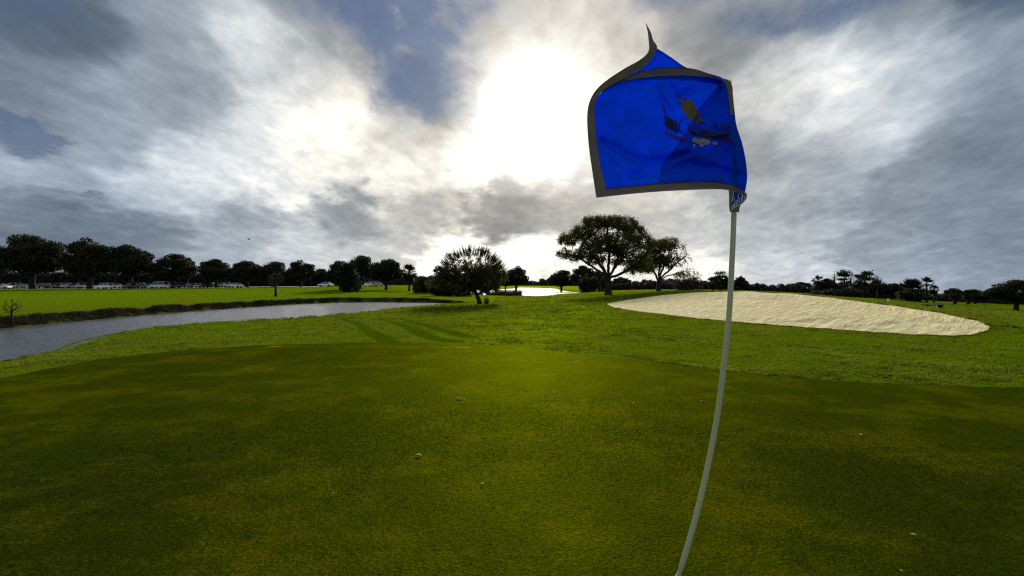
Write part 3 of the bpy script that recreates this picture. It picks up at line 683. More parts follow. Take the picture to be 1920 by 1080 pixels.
# --- spiky tree by the pond
s = 49 / F
lobes = [(-20, 0, 62, 50, 44, 26), (10, 6, 52, 44, 40, 26), (-60, 0, 60, 26, 26, 18), (-40, 4, 86, 30, 28, 16), (-10, 0, 96, 34, 30, 14), (18, -4, 80, 24, 26, 16), (38, 0, 60, 16, 18, 18), (-75, 0, 40, 22, 22, 8), (-30, 10, 36, 46, 36, 14), (14, 0, 32, 26, 26, 10)]
lobes = [tuple(k * s for k in l) for l in lobes]
tm, cm = grow_tree(lobes, [(0, 0, 0), (-.10, 0, .5), (-.28, 0, 1.0), (-.45, 0, 1.4)], 2600, 42000, .08, .010, .17, M['leaf_olive'], di=1.8, dk=.19, step=.16, spread=.10, shell=.35,
    leaf_region=lambda p: (p[:, 2] < 3.5 + RNG.normal(0, .5, len(p))) & (p[:, 0] < 1.7) | (RNG.random(len(p)) < .12))
spk = plant('spiky_tree', 'spiky half bare tree with leaning trunk beside the tip of the pond', 'tree', at(900, 49), 49, [('trunk', tm), ('crown', cm)], (1.08, 1, 1))
# spikes: upright twigs round the outside of its crown
mb = MB()
for i in range(430):
    a = random.uniform(-.1, math.pi + .15); w = random.uniform(-.8, .8); rx, rz = (2.7, 2.35)
    r0 = random.uniform(.75, .95)
    p = Vector((-.75 + rx * math.cos(a) * r0, w * 2, 2.9 + rz * math.sin(a) * r0)); d = Vector((math.cos(a) * .9, w * .4, .55 + math.sin(a) * .8)).normalized()
    l = random.uniform(.35, .95); q_ = p + d * l; mid = p + d * l * .5 + Vector((0, 0, -.03))
    mb.tube([p, mid, q_], [.030, .022, .010], 3, False)
mb.build('twigs', M['bark'], spk)['kind'] = 'stuff'
# --- young and bare trees
def bare(px, py, Y, hpx, wpx, label, leaf_n=0, lean=0, name='bare_tree', mat='leaf_olive', trunkr=.05, low=.35):
    s = Y / F; H = hpx * s; Wd = wpx * s / 2
    lobes = [(lean, 0, H * .72, Wd * .8, Wd * .7, H * .24), (-Wd * .4 + lean, 0, H * .6, Wd * .5, Wd * .5, H * .2), (Wd * .4 + lean, 0, H * .62, Wd * .5, Wd * .5, H * .2)]
    tr = [(0, 0, 0), (lean * .2, 0, H * low * .5), (lean * .5, 0, H * low)]
    tm, cm = grow_tree(lobes, tr, 260, max(leaf_n, 10), .05 * H ** .5, trunkr * .13, trunkr, M[mat], di=H * .4, dk=H * .05, step=H * .04, spread=H * .035)
    x = at(px, Y); parts = [('trunk', tm)] + ([('crown', cm)] if leaf_n else [])
    return plant(name, label, 'tree', x, Y, parts, sink=.05)
bare(22, 600, 25.5, 58, 44, 'small leafless sapling on the far bank at the left edge', 0)
bare(517, 556, 75, 52, 40, 'small thin brown tree alone on the fairway across the pond', 420, 0, 'thin_tree', 'moss', .16, .3)
bare(1565, 560, 112, 50, 14, 'leafless snag left of the tall pine on the right skyline', 0, 0, 'dead_tree', trunkr=.14, low=.7)
bare(1594, 560, 111, 52, 16, 'leafless snag right of the tall pine on the right skyline', 0, .2, 'dead_tree', trunkr=.14, low=.6)
bare(1645, 560, 94, 46, 26, 'ragged thin tree with twiggy top beside the tallest pine', 250, 0, 'ragged_tree', 'leaf_dark', trunkr=.12, low=.55)
# --- palms
def palm(px, top, Y, hpx_head, label, trunk_r=.16, skirt=False, frn=34, base_py=None, group='palms'):
    x = at(px, Y); zg = gz(x, Y); zt = P(px, top, Y).z; Hd = hpx_head / F * Y; H = zt - zg - Hd * .45
    o = thing('palm_tree', label, 'palm', (x, Y, zg - .1), 0, group)
    mb = MB(); mb.tube([(0, 0, 0), (.12, 0, H * .4), (.05, 0, H * .8), (0, 0, H)], [trunk_r * 1.3, trunk_r, trunk_r * .9, trunk_r * 1.1], 8); mb.build('trunk', M['bark'], o, True)
    V, Fc = [], []; L_ = Hd * (.62 if not skirt else .55)
    g = random.Random(px)
    for i in range(frn if not skirt else frn * 3):
        a = g.uniform(0, 6.28); e = g.uniform(-.5 if not skirt else -1.45, 1.35); d = Vector((math.cos(a) * math.cos(e), math.sin(a) * math.cos(e), math.sin(e)))
        side = Vector((-math.sin(a), math.cos(a), 0)); st = L_ * .45
        c0 = Vector((0, 0, H)) + d * st + Vector((0, 0, -.05 * L_))
        for j in range(-5, 6):   # fan of leaflets
            t = j / 5 * 1.15; dd = (d * math.cos(t) + side * math.sin(t)).normalized(); l = L_ * g.uniform(.42, .62); tip = c0 + dd * l + Vector((0, 0, -.35 * l * (abs(t) * .5 + .35)))
            w = d.cross(side).normalized() * .02 * L_ + side.cross(dd) * 0; k = len(V)
            pw_ = (dd.cross(Vector((0, 0, 1))) + Vector((1e-4, 0, 0))).normalized() * L_ * .045
            mid = c0 + dd * l * .5
            V += [c0, mid + pw_, tip, mid - pw_]; Fc.append((k, k + 1, k + 2, k + 3))
        k = len(V); V += [Vector((0, 0, H)) - side * .01 * L_, Vector((0, 0, H)) + side * .01 * L_, c0 + side * .01 * L_, c0 - side * .01 * L_]; Fc.append((k, k + 1, k + 2, k + 3))
    obj('crown', mesh_np('crown', V, Fc, M['leaf_dark']), o)
    return o
palm(767, 494, 118, 34, 'short palm with shaggy head at the right of the fairway trees', .22, True)
palm(1535, 516, 108, 26, 'palm with flat head at the left of the right skyline group', .2)
palm(1552, 521, 107, 20, 'smaller palm just right of the flat headed palm', .2)
palm(1710, 520, 82, 52, 'fat fan palm with dense round skirt of fronds', .2, True)
palm(1737, 519, 80, 25, 'tall slender palm with open head on the right skyline', .13)
palm(1751, 533, 84, 18, 'small round headed palm right of the tall slender palm', .11, True)
palm(1790, 541, 78, 20, 'palm among dark trees between tall palm and right oak', .2, True)
palm(1815, 542, 80, 20, 'palm second left of the low wide oak', .2, True)
palm(650, 490, 104, 50, 'drooping palm inside the dark clump by the water', .24, True)
palm(1336, 517, 112, 24, 'round headed palm left of the pine near the flagstick', .2, True)
# --- pines
def pine(px, top, Y, tiers, label):
    x = at(px, Y); zg = gz(x, Y); zt = P(px, top, Y).z; H = zt - zg; s = Y / F
    o = thing('pine_tree', label, 'pine', (x, Y, zg - .1), 0, 'pines on the right skyline')
    mb = MB(); mb.tube([(0, 0, 0), (.1, 0, H * .5), (0, 0, H * .97)], [.22, .16, .04], 7)
    cl = []
    for (dxp, dzp, wp, hp) in tiers:
        c = Vector((dxp * s, random.uniform(-.4, .4), H - dzp * s)); mb.tube([(0.03, 0, c.z - .5), tuple(c)], [.06, .03], 4, False)
        cl.append(RNG.normal(0, 1, (260, 3)) * [wp * s * .45, wp * s * .4, hp * s * .4] + [c.x, c.y, c.z])
    mb.build('trunk', M['bark'], o, True)
    obj('crown', leaf_faces(np.concatenate(cl), .22, M['leaf_dark']), o)
pine(1350, 509, 118, [(0, 3, 14, 5), (5, 9, 8, 3), (-4, 9, 5, 2)], 'pine with small flat top just left of the flagstick')
pine(1583, 506, 109, [(0, 4, 12, 6), (-7, 8, 8, 4), (6, 9, 8, 4), (-2, 17, 8, 3)], 'umbrella topped pine between two leafless snags')
pine(1620, 509, 96, [(4, 3, 12, 5), (-8, 8, 11, 5), (6, 13, 13, 5), (-10, 19, 12, 5), (5, 24, 14, 5), (-6, 30, 14, 6), (-14, 26, 6, 4)], 'tall layered pine, widest of the pines on the skyline')
pine(1646, 524, 97, [(0, 3, 7, 4), (-6, 8, 9, 4), (6, 9, 10, 4), (9, 14, 8, 3)], 'short ragged pine right of the tall layered pine')
# --- shrubs
def shrub(px, py, Y, wpx, hpx, label, mat='leaf_dark', name='shrub', n=7000, leaf=.12, dpt=1.0, cat='shrub', lobes=9, seed=3):
    s = Y / F; x = at(px, Y); g = np.random.default_rng(seed + int(px)); lb = []
    W_, H_ = wpx * s / 2, hpx * s
    for i in range(lobes):
        a = g.uniform(-1, 1); q_ = g.uniform(.3, .45); lb.append((a * W_ * (1 - q_ * .8), g.uniform(-.5, .5) * W_ * dpt, H_ * g.uniform(.3, .62) * math.sqrt(1 - a * a * .55), W_ * q_, W_ * q_ * dpt, H_ * .40))
    o = thing(name, label, cat, (x, Y, gz(x, Y) - .1))
    mb = MB()
    for l in lb: mb.tube([(l[0] * .3, l[1] * .3, 0), (l[0] * .8, l[1] * .8, l[2] * .6), l[:3]], [.06, .045, .015], 5, False)
    mb.build('stems', M['bark'], o); pts = lobes_points(lb, n, .6); pts[:, 2] = np.maximum(pts[:, 2], .03)
    obj('crown', leaf_faces(pts, leaf, M[mat]), o)
shrub(658, 548, 103, 40, 50, 'dense upright shrub at the foot of the clump by the water', n=7000, leaf=.2)
shrub(835, 550, 78, 110, 44, 'wide dark shrub mass left of the spiky tree', n=16000, leaf=.17, dpt=.5, lobes=16)
shrub(800, 546, 96, 60, 36, 'lower shrub at the left end of the wide dark shrub mass', n=7000, leaf=.18, dpt=.6)
shrub(1133, 546, 110, 26, 34, 'pale mossy bush under the left side of the large oak', 'moss', n=3500, leaf=.16)
shrub(1104, 546, 112, 46, 36, 'dark bush at the foot of the right shore oaks', n=5000, leaf=.2)
shrub(1290, 548, 120, 64, 32, 'brownish bush right of the half bare oak', 'moss', n=5000, leaf=.17)
shrub(912, 568, 48.7, 14, 18, 'twiggy low growth at the foot of the spiky tree', 'moss', n=500, leaf=.05)
shrub(1820, 584, 50, 6, 5, 'tiny dark bush on the grass right of the bunker', n=300, leaf=.06, lobes=4)
bare(1300, 549, 115, 42, 44, 'feathery half bare tree behind the bunker', 500, 0, 'feathery_tree', 'moss', .14, .3)
# --- distant woods, one mass each
def wood(name, prof, Y0, dep, n, leaf, label, base_drop=2.0):
    xs = RNG.uniform(prof[0][0], prof[-1][0], n); tops = np.interp(xs, [p[0] for p in prof], [p[1] for p in prof])
    cellw = 16.; cell = np.floor(xs / cellw + RNG.random() * 3); hsh = np.modf(np.abs(np.sin(cell * 12.9898) * 43758.5))[0]; off = (np.modf(xs / cellw + 3)[0] - .5) * 2
    tops = tops + hsh * 5 + off ** 2 * 3.0
    Yd = Y0 + RNG.random(n) * dep; X_ = (xs - CX) / F * Yd; zt = CAMZ - (tops - HZ) / F * Yd; zg = height(X_, Yd, False)
    zz = zg - .2 + (zt - zg + .2) * RNG.random(n) ** .75
    o = obj(name, leaf_faces(np.stack([X_, Yd, zz], -1), leaf, M['leaf_far'], name))
    return tag(o, label, kind='stuff')
wood('distant_wood', [(-400, 505), (-60, 512), (60, 519), (300, 517), (560, 518), (620, 512), (700, 516), (790, 517), (850, 520), (900, 519), (960, 520), (1000, 523), (1035, 524), (1100, 522), (1180, 526), (1260, 523), (1330, 524)], 330, 60, 60000, 1.3, 'far dark wood along the horizon behind the fairway')
wood('hedge_wood', [(-300, 505), (0, 508), (200, 508), (590, 513), (640, 515)], 215, 14, 45000, .9, 'dark undergrowth behind the parked cars')
wood('right_wood', [(1140, 529), (1200, 528), (1262, 527), (1320, 525), (1340, 526), (1400, 528), (1440, 534), (1465, 530), (1480, 531), (1500, 529), (1520, 537), (1545, 527), (1600, 528), (1640, 532), (1690, 533), (1750, 545), (1775, 548), (1850, 547), (1960, 545), (2300, 540)], 135, 22, 60000, .55, 'continuous dark treeline behind the bunker on the right')
def wood2():
    wood('skyline_undergrowth', [(1520, 541), (1600, 538), (1680, 545), (1740, 548), (1790, 550), (1860, 552), (2200, 548)], 100, 14, 26000, .4, 'dark undergrowth below the right skyline trees')
wood2()
# ------------------------------------------------------------------ parked cars
def car_mesh(kind, col):
    L_, W_, H_ = {'sedan': (4.7, 1.8, 1.45), 'suv': (4.8, 1.9, 1.78), 'van': (5.2, 2.0, 2.15), 'pickup': (5.5, 1.95, 1.8)}[kind]
    prof = {'sedan': [(-.5, .28), (-.5, .58), (-.36, .64), (.28, .66), (.48, .56), (.5, .28)], 'suv': [(-.5, .26), (-.5, .6), (-.47, .62), (.26, .62), (.47, .55), (.5, .26)],
            'van': [(-.5, .22), (-.5, .52), (-.48, .55), (.36, .55), (.48, .46), (.5, .22)], 'pickup': [(-.5, .3), (-.5, .6), (-.1, .6), (.26, .62), (.48, .57), (.5, .3)]}[kind]
    cab = {'sedan': [(-.36, .64), (-.24, .98), (.08, 1.0), (.27, .66)], 'suv': [(-.48, .62), (-.42, .98), (.10, 1.0), (.26, .62)], 'van': [(-.49, .55), (-.47, .98), (.20, 1.0), (.36, .55)], 'pickup': [(-.14, .6), (-.10, .98), (.10, 1.0), (.26, .62)]}[kind]
    def ext(pr, hw, top_in=0):
        m = MB(); n = len(pr); zs = [p[1] for p in pr]; z0, z1 = min(zs), max(zs)
        k = lambda z: hw - top_in * ((z - z0) / (z1 - z0 + 1e-6))
        v = [(p[0] * L_, -k(p[1]) * W_ / 2, p[1] * H_) for p in pr] + [(p[0] * L_, k(p[1]) * W_ / 2, p[1] * H_) for p in pr]
        m.add(v, [tuple(range(n)), tuple(range(2 * n - 1, n - 1, -1))] + [(i, i + n, (i + 1) % n + n, (i + 1) % n) for i in range(n)])
        return m
    body = ext(prof, 1.0); c = ext(cab, .96, .18)
    roof = MB(); (ax, az_), (bx, bz) = cab[1], cab[2]
    roof.box(((ax + bx) / 2 * L_, 0, H_ * 1.0 + .01), ((bx - ax) * L_ * 1.02, W_ * .80, .05))
    for sx_ in (-1, 1):
        for q_ in (0, 1, 2):
            t0 = (cab[0][0], (cab[0][0] + cab[3][0]) / 2 - .03, cab[3][0])[q_]; t1 = (cab[1][0], (cab[0][0] + cab[3][0]) / 2 - .03, cab[2][0])[q_]
            roof.tube([(t0 * L_, sx_ * W_ * .485, cab[0][1] * H_), (t1 * L_, sx_ * W_ * .40, H_)], .045, 4)
    wh = MB(); wh.tube([(0, -.11, 0), (0, .11, 0)], .34, 12)
    return body, c, roof, wh, L_, W_, H_
glassm = plain('car_glass', (.015, .017, .02), .08, 0, .1, 1, .6); tyre = plain('tyre', (.015, .015, .015), .8)
lampm = plain('lamp_lens', (.5, .5, .5), .15)
PAINT = {'white': (.88, .88, .88), 'silver': (.60, .61, .63), 'grey': (.16, .16, .17), 'black': (.02, .02, .022), 'red': (.22, .02, .02), 'blue': (.03, .06, .14), 'tan': (.42, .36, .27)}
PAINTM = {k: plain('paint_' + k, v, .3, 0, .04, 1, .9) for k, v in PAINT.items()}
CARM = {}
def car(px, kind, colr, Y, ang, label):
    x = at(px, Y); key = (kind, colr)
    o = thing('parked_car' if kind != 'van' else 'parked_van', label, {'sedan': 'car', 'suv': 'car', 'van': 'van', 'pickup': 'pickup truck'}[kind], (x, Y, gz(x, Y) + .03), R(ang), 'vehicles in the car park')
    if key not in CARM:
        b_, c_, r_, w_, L_, W_, H_ = car_mesh(kind, colr)
        lst = []
        for nm, m, mt in (('body', b_, PAINTM[colr]), ('windows', c_, glassm), ('roof', r_, PAINTM[colr])):
            q_ = m.build(nm, mt, o); lst.append((nm, q_.data, (0, 0, 0)))
        wm = None
        for i in (-1, 1):
            for j in (-1, 1):
                if wm is None: q_ = w_.build('wheel', tyre, o); wm = q_.data
                else: q_ = obj('wheel', wm, o)
                q_.location = (i * L_ * .31, j * W_ * .44, .34); lst.append(('wheel', wm, tuple(q_.location)))
        CARM[key] = lst
    else:
        for nm, me, lc in CARM[key]: obj(nm, me, o, lc)
cars = [
 (3, 'sedan', 'white', 162, 10, 'white sedan at the left edge of the car park, nearest of the leftmost cars'), (13, 'sedan', 'silver', 172, 70, 'silver car second from the left edge'), (33, 'suv', 'white', 172, 60, 'white car under the left half of the tallest oak'),
 (44, 'sedan', 'grey', 170, 95, 'grey car beside the trunk of the tallest oak'), (53, 'sedan', 'silver', 172, 75, 'silver car just right of the tallest oak trunk'), (75, 'sedan', 'white', 172, 60, 'white car alone under the right half of the tallest oak'),
 (86, 'suv', 'black', 171, 90, 'black car between two white cars under the tallest oak'), (98, 'sedan', 'white', 173, 80, 'white car in the gap between the two tallest oaks'), (113, 'suv', 'grey', 171, 70, 'grey car with tall roof, first of the close group of five'),
 (126, 'suv', 'white', 172, 65, 'white car with tall roof, second of the close group of five'), (138, 'sedan', 'silver', 170, 55, 'silver sedan, third of the close group of five'), (150, 'sedan', 'white', 173, 75, 'white sedan, fourth of the close group of five'),
 (161, 'suv', 'white', 171, 60, 'white car left of the second oak trunk, last of the close group of five'), (196, 'suv', 'white', 158, 168, 'long white four wheel drive parked side on, nearest car of all'), (212, 'sedan', 'grey', 174, 80, 'grey car just behind the side on white four wheel drive'),
 (219, 'sedan', 'white', 175, 70, 'white car right behind the nose of the side on four wheel drive'), (246, 'pickup', 'black', 162, 172, 'black pickup truck parked side on left of the light van'), (247, 'sedan', 'white', 176, 60, 'white car showing above the black pickup truck'),
 (263, 'suv', 'tan', 173, 75, 'tan car between the black pickup and the light van'), (277, 'sedan', 'silver', 174, 65, 'silver car left of the light van'), (298, 'van', 'silver', 160, 172, 'light grey van parked side on, tallest vehicle in the car park'),
 (312, 'sedan', 'white', 172, 60, 'white car touching the right end of the light van'), (322, 'suv', 'silver', 173, 75, 'silver car second to the right of the light van'), (336, 'suv', 'black', 166, 150, 'black car under the low oak right of the light van'),
 (350, 'sedan', 'white', 174, 70, 'white car right of the low oak trunk'), (363, 'sedan', 'silver', 173, 65, 'silver car under the pointed treetop'), (378, 'sedan', 'white', 174, 80, 'white car left of the fifth oak'), (393, 'suv', 'black', 171, 75, 'black car under the left side of the fifth oak'),
 (400, 'sedan', 'silver', 176, 60, 'silver car behind the black one under the fifth oak'), (413, 'sedan', 'white', 173, 70, 'white car right of the fifth oak trunk'), (424, 'suv', 'grey', 176, 80, 'grey car left of the single side on white car'),
 (441, 'sedan', 'white', 163, 174, 'single white sedan parked side on, last clear car of the row'), (611, 'sedan', 'white', 163, 172, 'white sedan in the gap left of the clump by the water'), (693, 'sedan', 'white', 165, 80, 'white car peeping out between the clump and the mound oak'), (706, 'suv', 'tan', 168, 70, 'tan car left of the mound oak trunk')]
for c in cars: car(*c)
# ------------------------------------------------------------------ small course furniture
postm = plain('painted_post', (.62, .6, .25), .5); whitem = plain('white_paint', (.8, .8, .78), .5)
def post(px, top, base, Y, wpx, label, cap=True):
    s = Y / F; x = at(px, Y); z = P(px, base, Y).z; zg = gz(x, Y); h = (base - top) * s; w = wpx * s
    o = thing('marker_post', label, 'post', (x, Y, zg - .05), .3, None)
    mb = MB(); mb.tube([(0, 0, -.0), (0, 0, max(.3, P(px, top, Y).z - zg))], w / 2, 6); mb.build('shaft', postm, o)
    mb = MB(); zt = max(.3, P(px, top, Y).z - zg); mb.tube([(0, 0, zt), (0, 0, zt + .06), (0, 0, zt + .08)], [w * .62, w * .62, w * .3], 6); mb.build('cap', whitem, o)
    return o
post(1211, 543, 552, 66, 1.6, 'thin yellowish marker post left of the half bare oak trunk')
post(1666, 561, 569, 43, 3.4, 'pale double width marker post behind the bunker rim with white cap')
post(1757, 571.5, 581.5, 37, 1.8, 'pale marker post standing on the grass behind the right end of the bunker')
x = at(1290, 62); o = thing('tee_sign', 'small white sign board behind the far left rim of the bunker', 'sign', (x, 62, gz(x, 62)))
zt = P(1290, 546, 62).z - gz(x, 62)
mb = MB(); mb.box((0, 0, zt), (.6, .05, .17)); mb.build('board', whitem, o)
for k in (-.22, .22): mb = MB(); mb.box((k, .03, zt / 2), (.05, .04, max(.1, zt))); mb.build('leg', M['bark'], o)
x = at(1750, 36.5); o = thing('bench', 'low dark bench beside the marker post behind the bunker', 'bench', (x, 36.5, gz(x, 36.5)))
mb = MB(); mb.box((0, 0, .34), (1.3, .35, .07)); mb.build('seat', M['bark'], o)
for k in (-.5, .5): mb = MB(); mb.box((k, 0, .15), (.1, .3, .30)); mb.build('leg', M['bark'], o)
# bird
b_ = thing('bird', 'tiny dark bird flying over the treetops at left', 'bird', P(467, 449, 60))
mb = MB(); mb.tube([(-.16, 0, 0), (-.05, 0, .02), (.08, 0, .02), (.17, 0, .03)], [.012, .045, .04, .01], 6); mb.build('body', M['bark'], b_)
for s_ in (-1, 1):
    mb = MB(); mb.add([(.06, 0, .03), (-.05, 0, .03), (-.08, s_ * .3, .16), (.02, s_ * .28, .16), (.06, 0, .02), (-.05, 0, .02), (-.08, s_ * .3, .155), (.02, s_ * .28, .155)],
        [(0, 1, 2, 3), (7, 6, 5, 4), (0, 3, 7, 4), (1, 5, 6, 2)]); mb.build('wing', M['bark'], b_)
# twigs and leaves on the green
pale = plain('pale_bark', (.27, .25, .15), .8); dlf = plain('dead_leaf', (.06, .04, .02), .8); ylf = plain('yellow_leaf', (.20, .16, .03), .8)
def bit(px, py, w, label, mat, kind):
    X_, Y_ = shore(px, py, 0.01); s = Y_ / F * w; o = None
    if kind == 'twig':
        mb = MB(); mb.tube([(-s * .5, s * .15, .012), (-s * .25, s * .22, .018), (0, .0, .022), (s * .3, -s * .1, .016), (s * .5, -s * .05, .012)], [s * .06, s * .11, s * .10, s * .11, s * .05], 6)
        o = mb.build('twig', mat)
    else:
        mb = MB(); n = 5; v = []; f_ = []
        for i in range(n + 1):
            t = i / n; ww = math.sin(math.pi * min(1, t * 1.02)) * .28 * s; zz = .012 + .10 * s * math.sin(t * 3) ; v += [(-s / 2 + s * t, -ww, zz + .18 * ww), (-s / 2 + s * t, 0, zz), (-s / 2 + s * t, ww, zz + .22 * ww)]
        for i in range(n):
            k = i * 3; f_ += [(k, k + 1, k + 4, k + 3), (k + 1, k + 2, k + 5, k + 4)]
        mb.add(v, f_); mb.add([(p[0], p[1], p[2] - .0015) for p in v], [q_[::-1] for q_ in f_]); o = mb.build('fallen_leaf', mat)
    o.location = (X_, Y_, .006); o.rotation_euler[2] = px * .7
    tag(o, label, 'twig' if kind == 'twig' else 'leaf', 'bits lying on the putting green')
bit(862, 749, 11, 'pale crooked twig in the middle of the green', pale, 'twig')
bit(1188, 757, 5, 'pale leaf on the green left of the flagstick', pale, 'leaf'); bit(1315, 753, 6, 'pale leaf just left of the flagstick', pale, 'leaf')
bit(544, 751, 7, 'dark leaf on the left part of the green', dlf, 'leaf'); bit(905, 909, 11, 'dark leaf near the bottom centre of the green', dlf, 'leaf')
bit(1613, 816, 10, 'pale leaf right of the flagstick on mid green', pale, 'leaf'); bit(1713, 1005, 11, 'pale curled leaf near the bottom right corner', pale, 'leaf')
bit(1690, 1073, 9, 'yellow leaf at the bottom edge right of the flagstick', ylf, 'leaf'); bit(625, 927, 7, 'yellow leaf low on the left of the green', ylf, 'leaf'); bit(785, 855, 14, 'yellow leaf left of centre on the green', ylf, 'leaf')
x_, y_ = shore(65, 667, -.6)
mb = MB(); mb.tube([(-.45, 0, .05), (-.1, .05, .08), (.5, -.02, .09)], [.03, .05, .035], 6); o = mb.build('driftwood', pale := plain('driftwood', (.20, .15, .08), .8)); o.location = (x_, y_, WATER + .02)
tag(o, 'weathered stick lying at the near shore of the pond at the left', 'driftwood')
# ------------------------------------------------------------------ flagstick
FY = 1.75
def cloth(name, c, tr, weave=900, stripe=None):
    m, t, b, o = new_mat(name)
    co = E(t, t.nodes.new('ShaderNodeTexCoord').outputs['Object']); n = noise(t, co, 14, 5, .6); w_ = noise(t, co, weave, 2)
    cc = mix(t, (n * .6 + w_ * .4).ramp(.35, .65), tuple(x * .86 for x in c), tuple(min(1, x * 1.1) for x in c))
    link(t, cc, b.inputs['Base Color']); b.inputs['Roughness'].default_value = .75; b.inputs['Specular IOR Level'].default_value = .15
    link(t, bump(t, w_, .0006, .5, bump(t, noise(t, co, 22, 3), .006, .6)), b.inputs['Normal'])
    tn = t.nodes.new('ShaderNodeBsdfTranslucent'); link(t, cc, tn.inputs[0]); mx = t.nodes.new('ShaderNodeMixShader'); mx.inputs[0].default_value = tr
    t.links.new(b.outputs[0], mx.inputs[1]); t.links.new(tn.outputs[0], mx.inputs[2]); t.links.new(mx.outputs[0], o.inputs[0]); return m
blue = cloth('blue_nylon', (.0, .125, .72), .66); hem = cloth('grey_hem', (.22, .18, .145), .34); gold = cloth('olive_thread', (.16, .12, .03), .2)
brown = cloth('brown_thread', (.03, .022, .05), .2); crim = cloth('crimson_thread', (.07, .015, .07), .2); pearl = cloth('pale_thread', (.30, .27, .32), .3)
blue_thin = cloth('blue_nylon_thin', (.015, .20, .80), .72)
wingm = cloth('wing_fill', (.02, .05, .38), .5); whitec = cloth('white_print', (.8, .8, .8), .5)
base_pt = P(1186, 1320, FY)
root = thing('golf_flagstick', 'bent pale flagstick in the foreground flying a blue flag with grey hem', 'flagstick', (base_pt.x, FY, 0))
def rel(p): return (p[0] - base_pt.x, p[1] - FY, p[2])
pole_px = [(1186, 1330), (1232, 1190), (1272, 1080), (1302, 980), (1326, 880), (1345, 780), (1358, 680), (1367, 590), (1372, 500), (1376, 398), (1375, 300), (1371, 200), (1366, 152)]
pts = [rel(P(a, b, FY)) for a, b in pole_px]
# smooth the path
sm = []
for i in range(len(pts) - 1):
    p0, p1, p2, p3 = [np.array(pts[min(max(k, 0), len(pts) - 1)]) for k in (i - 1, i, i + 1, i + 2)]
    for t in np.linspace(0, 1, 6, endpoint=False): sm.append(tuple(.5 * (2 * p1 + (p2 - p0) * t + (2 * p0 - 5 * p1 + 4 * p2 - p3) * t * t + (3 * p1 - p0 - 3 * p2 + p3) * t ** 3)))
sm.append(pts[-1])
polem = plain('pole_fibreglass', (.46, .45, .24), .35, 0, .06, 3)  # pale pole, the grass reflected in it painted in as a yellow-green tint
mb = MB(); mb.tube(sm, [.0100 - .0014 * i / len(sm) for i in range(len(sm))], 16); mb.build('pole', polem, root, True)
def catm(pl, n):
    pl = np.array(pl, float); d = np.r_[0, np.cumsum(np.hypot(*np.diff(pl, axis=0).T))]; u = np.linspace(0, d[-1], n); out = []
    for s_ in u:
        i = min(max(np.searchsorted(d, s_) - 1, 0), len(pl) - 2); t = (s_ - d[i]) / (d[i + 1] - d[i] + 1e-9)
        p0, p1, p2, p3 = [pl[min(max(k, 0), len(pl) - 1)] for k in (i - 1, i, i + 1, i + 2)]
        out.append(.5 * (2 * p1 + (p2 - p0) * t + (2 * p0 - 5 * p1 + 4 * p2 - p3) * t * t + (3 * p1 - p0 - 3 * p2 + p3) * t ** 3))
    return np.array(out)
def ridge_px(px, py, line, w, amp):
    d = np.full(np.shape(px), 1e9); ln = len(line)
    for i in range(ln - 1):
        (ax, ay), (bx, by) = line[i], line[i + 1]; t = np.clip(((px - ax) * (bx - ax) + (py - ay) * (by - ay)) / ((bx - ax) ** 2 + (by - ay) ** 2), 0, 1)
        e = 1 - .6 * np.abs(((i + t) / (ln - 1)) * 2 - 1) ** 2
        d = np.minimum(d, np.hypot(px - ax - t * (bx - ax), py - ay - t * (by - ay)) / e)
    return amp * np.exp(-(d / w) ** 2)
def fdepth(px, py):
    "how the cloth billows: distance ahead of the camera"
    px = np.asarray(px, float); py = np.asarray(py, float); s_ = (1376 - px) / 275
    y = FY - .016 + .17 * s_ - .10 * np.sin(np.clip(s_, 0, 1) * math.pi)
    y = y + .035 * np.sin((px - 1100) / 60 + (py - 200) / 45) * np.clip(s_, 0, 1) * .5
    y = y + ridge_px(px, py, [(1128, 262), (1150, 275), (1180, 296), (1215, 306), (1250, 300), (1290, 285)], 9, .028)
    y = y + ridge_px(px, py, [(1180, 330), (1230, 322), (1290, 310), (1360, 320)], 14, .020)
    y = y + ridge_px(px, py, [(1236, 160), (1250, 180), (1262, 205)], 5, -.010) + ridge_px(px, py, [(1258, 158), (1270, 178), (1275, 200)], 5, .010)
    y = y + ridge_px(px, py, [(1350, 155), (1310, 162), (1270, 182)], 8, .022) + ridge_px(px, py, [(1350, 165), (1325, 210), (1300, 250)], 10, .022)
    y = y + ridge_px(px, py, [(1368, 175), (1372, 240), (1385, 320)], 8, -.012) + ridge_px(px, py, [(1340, 240), (1352, 290), (1372, 340)], 12, .012)
    y = y + ridge_px(px, py, [(1120, 200), (1160, 168), (1240, 152), (1340, 150)], 10, .008)
    return y
def fpos(px, py, off=0):
    Yv = fdepth(px, py) + off; return np.stack([(px - CX) / F * Yv - base_pt.x, Yv - FY, CAMZ - (py - HZ) / F * Yv], -1)
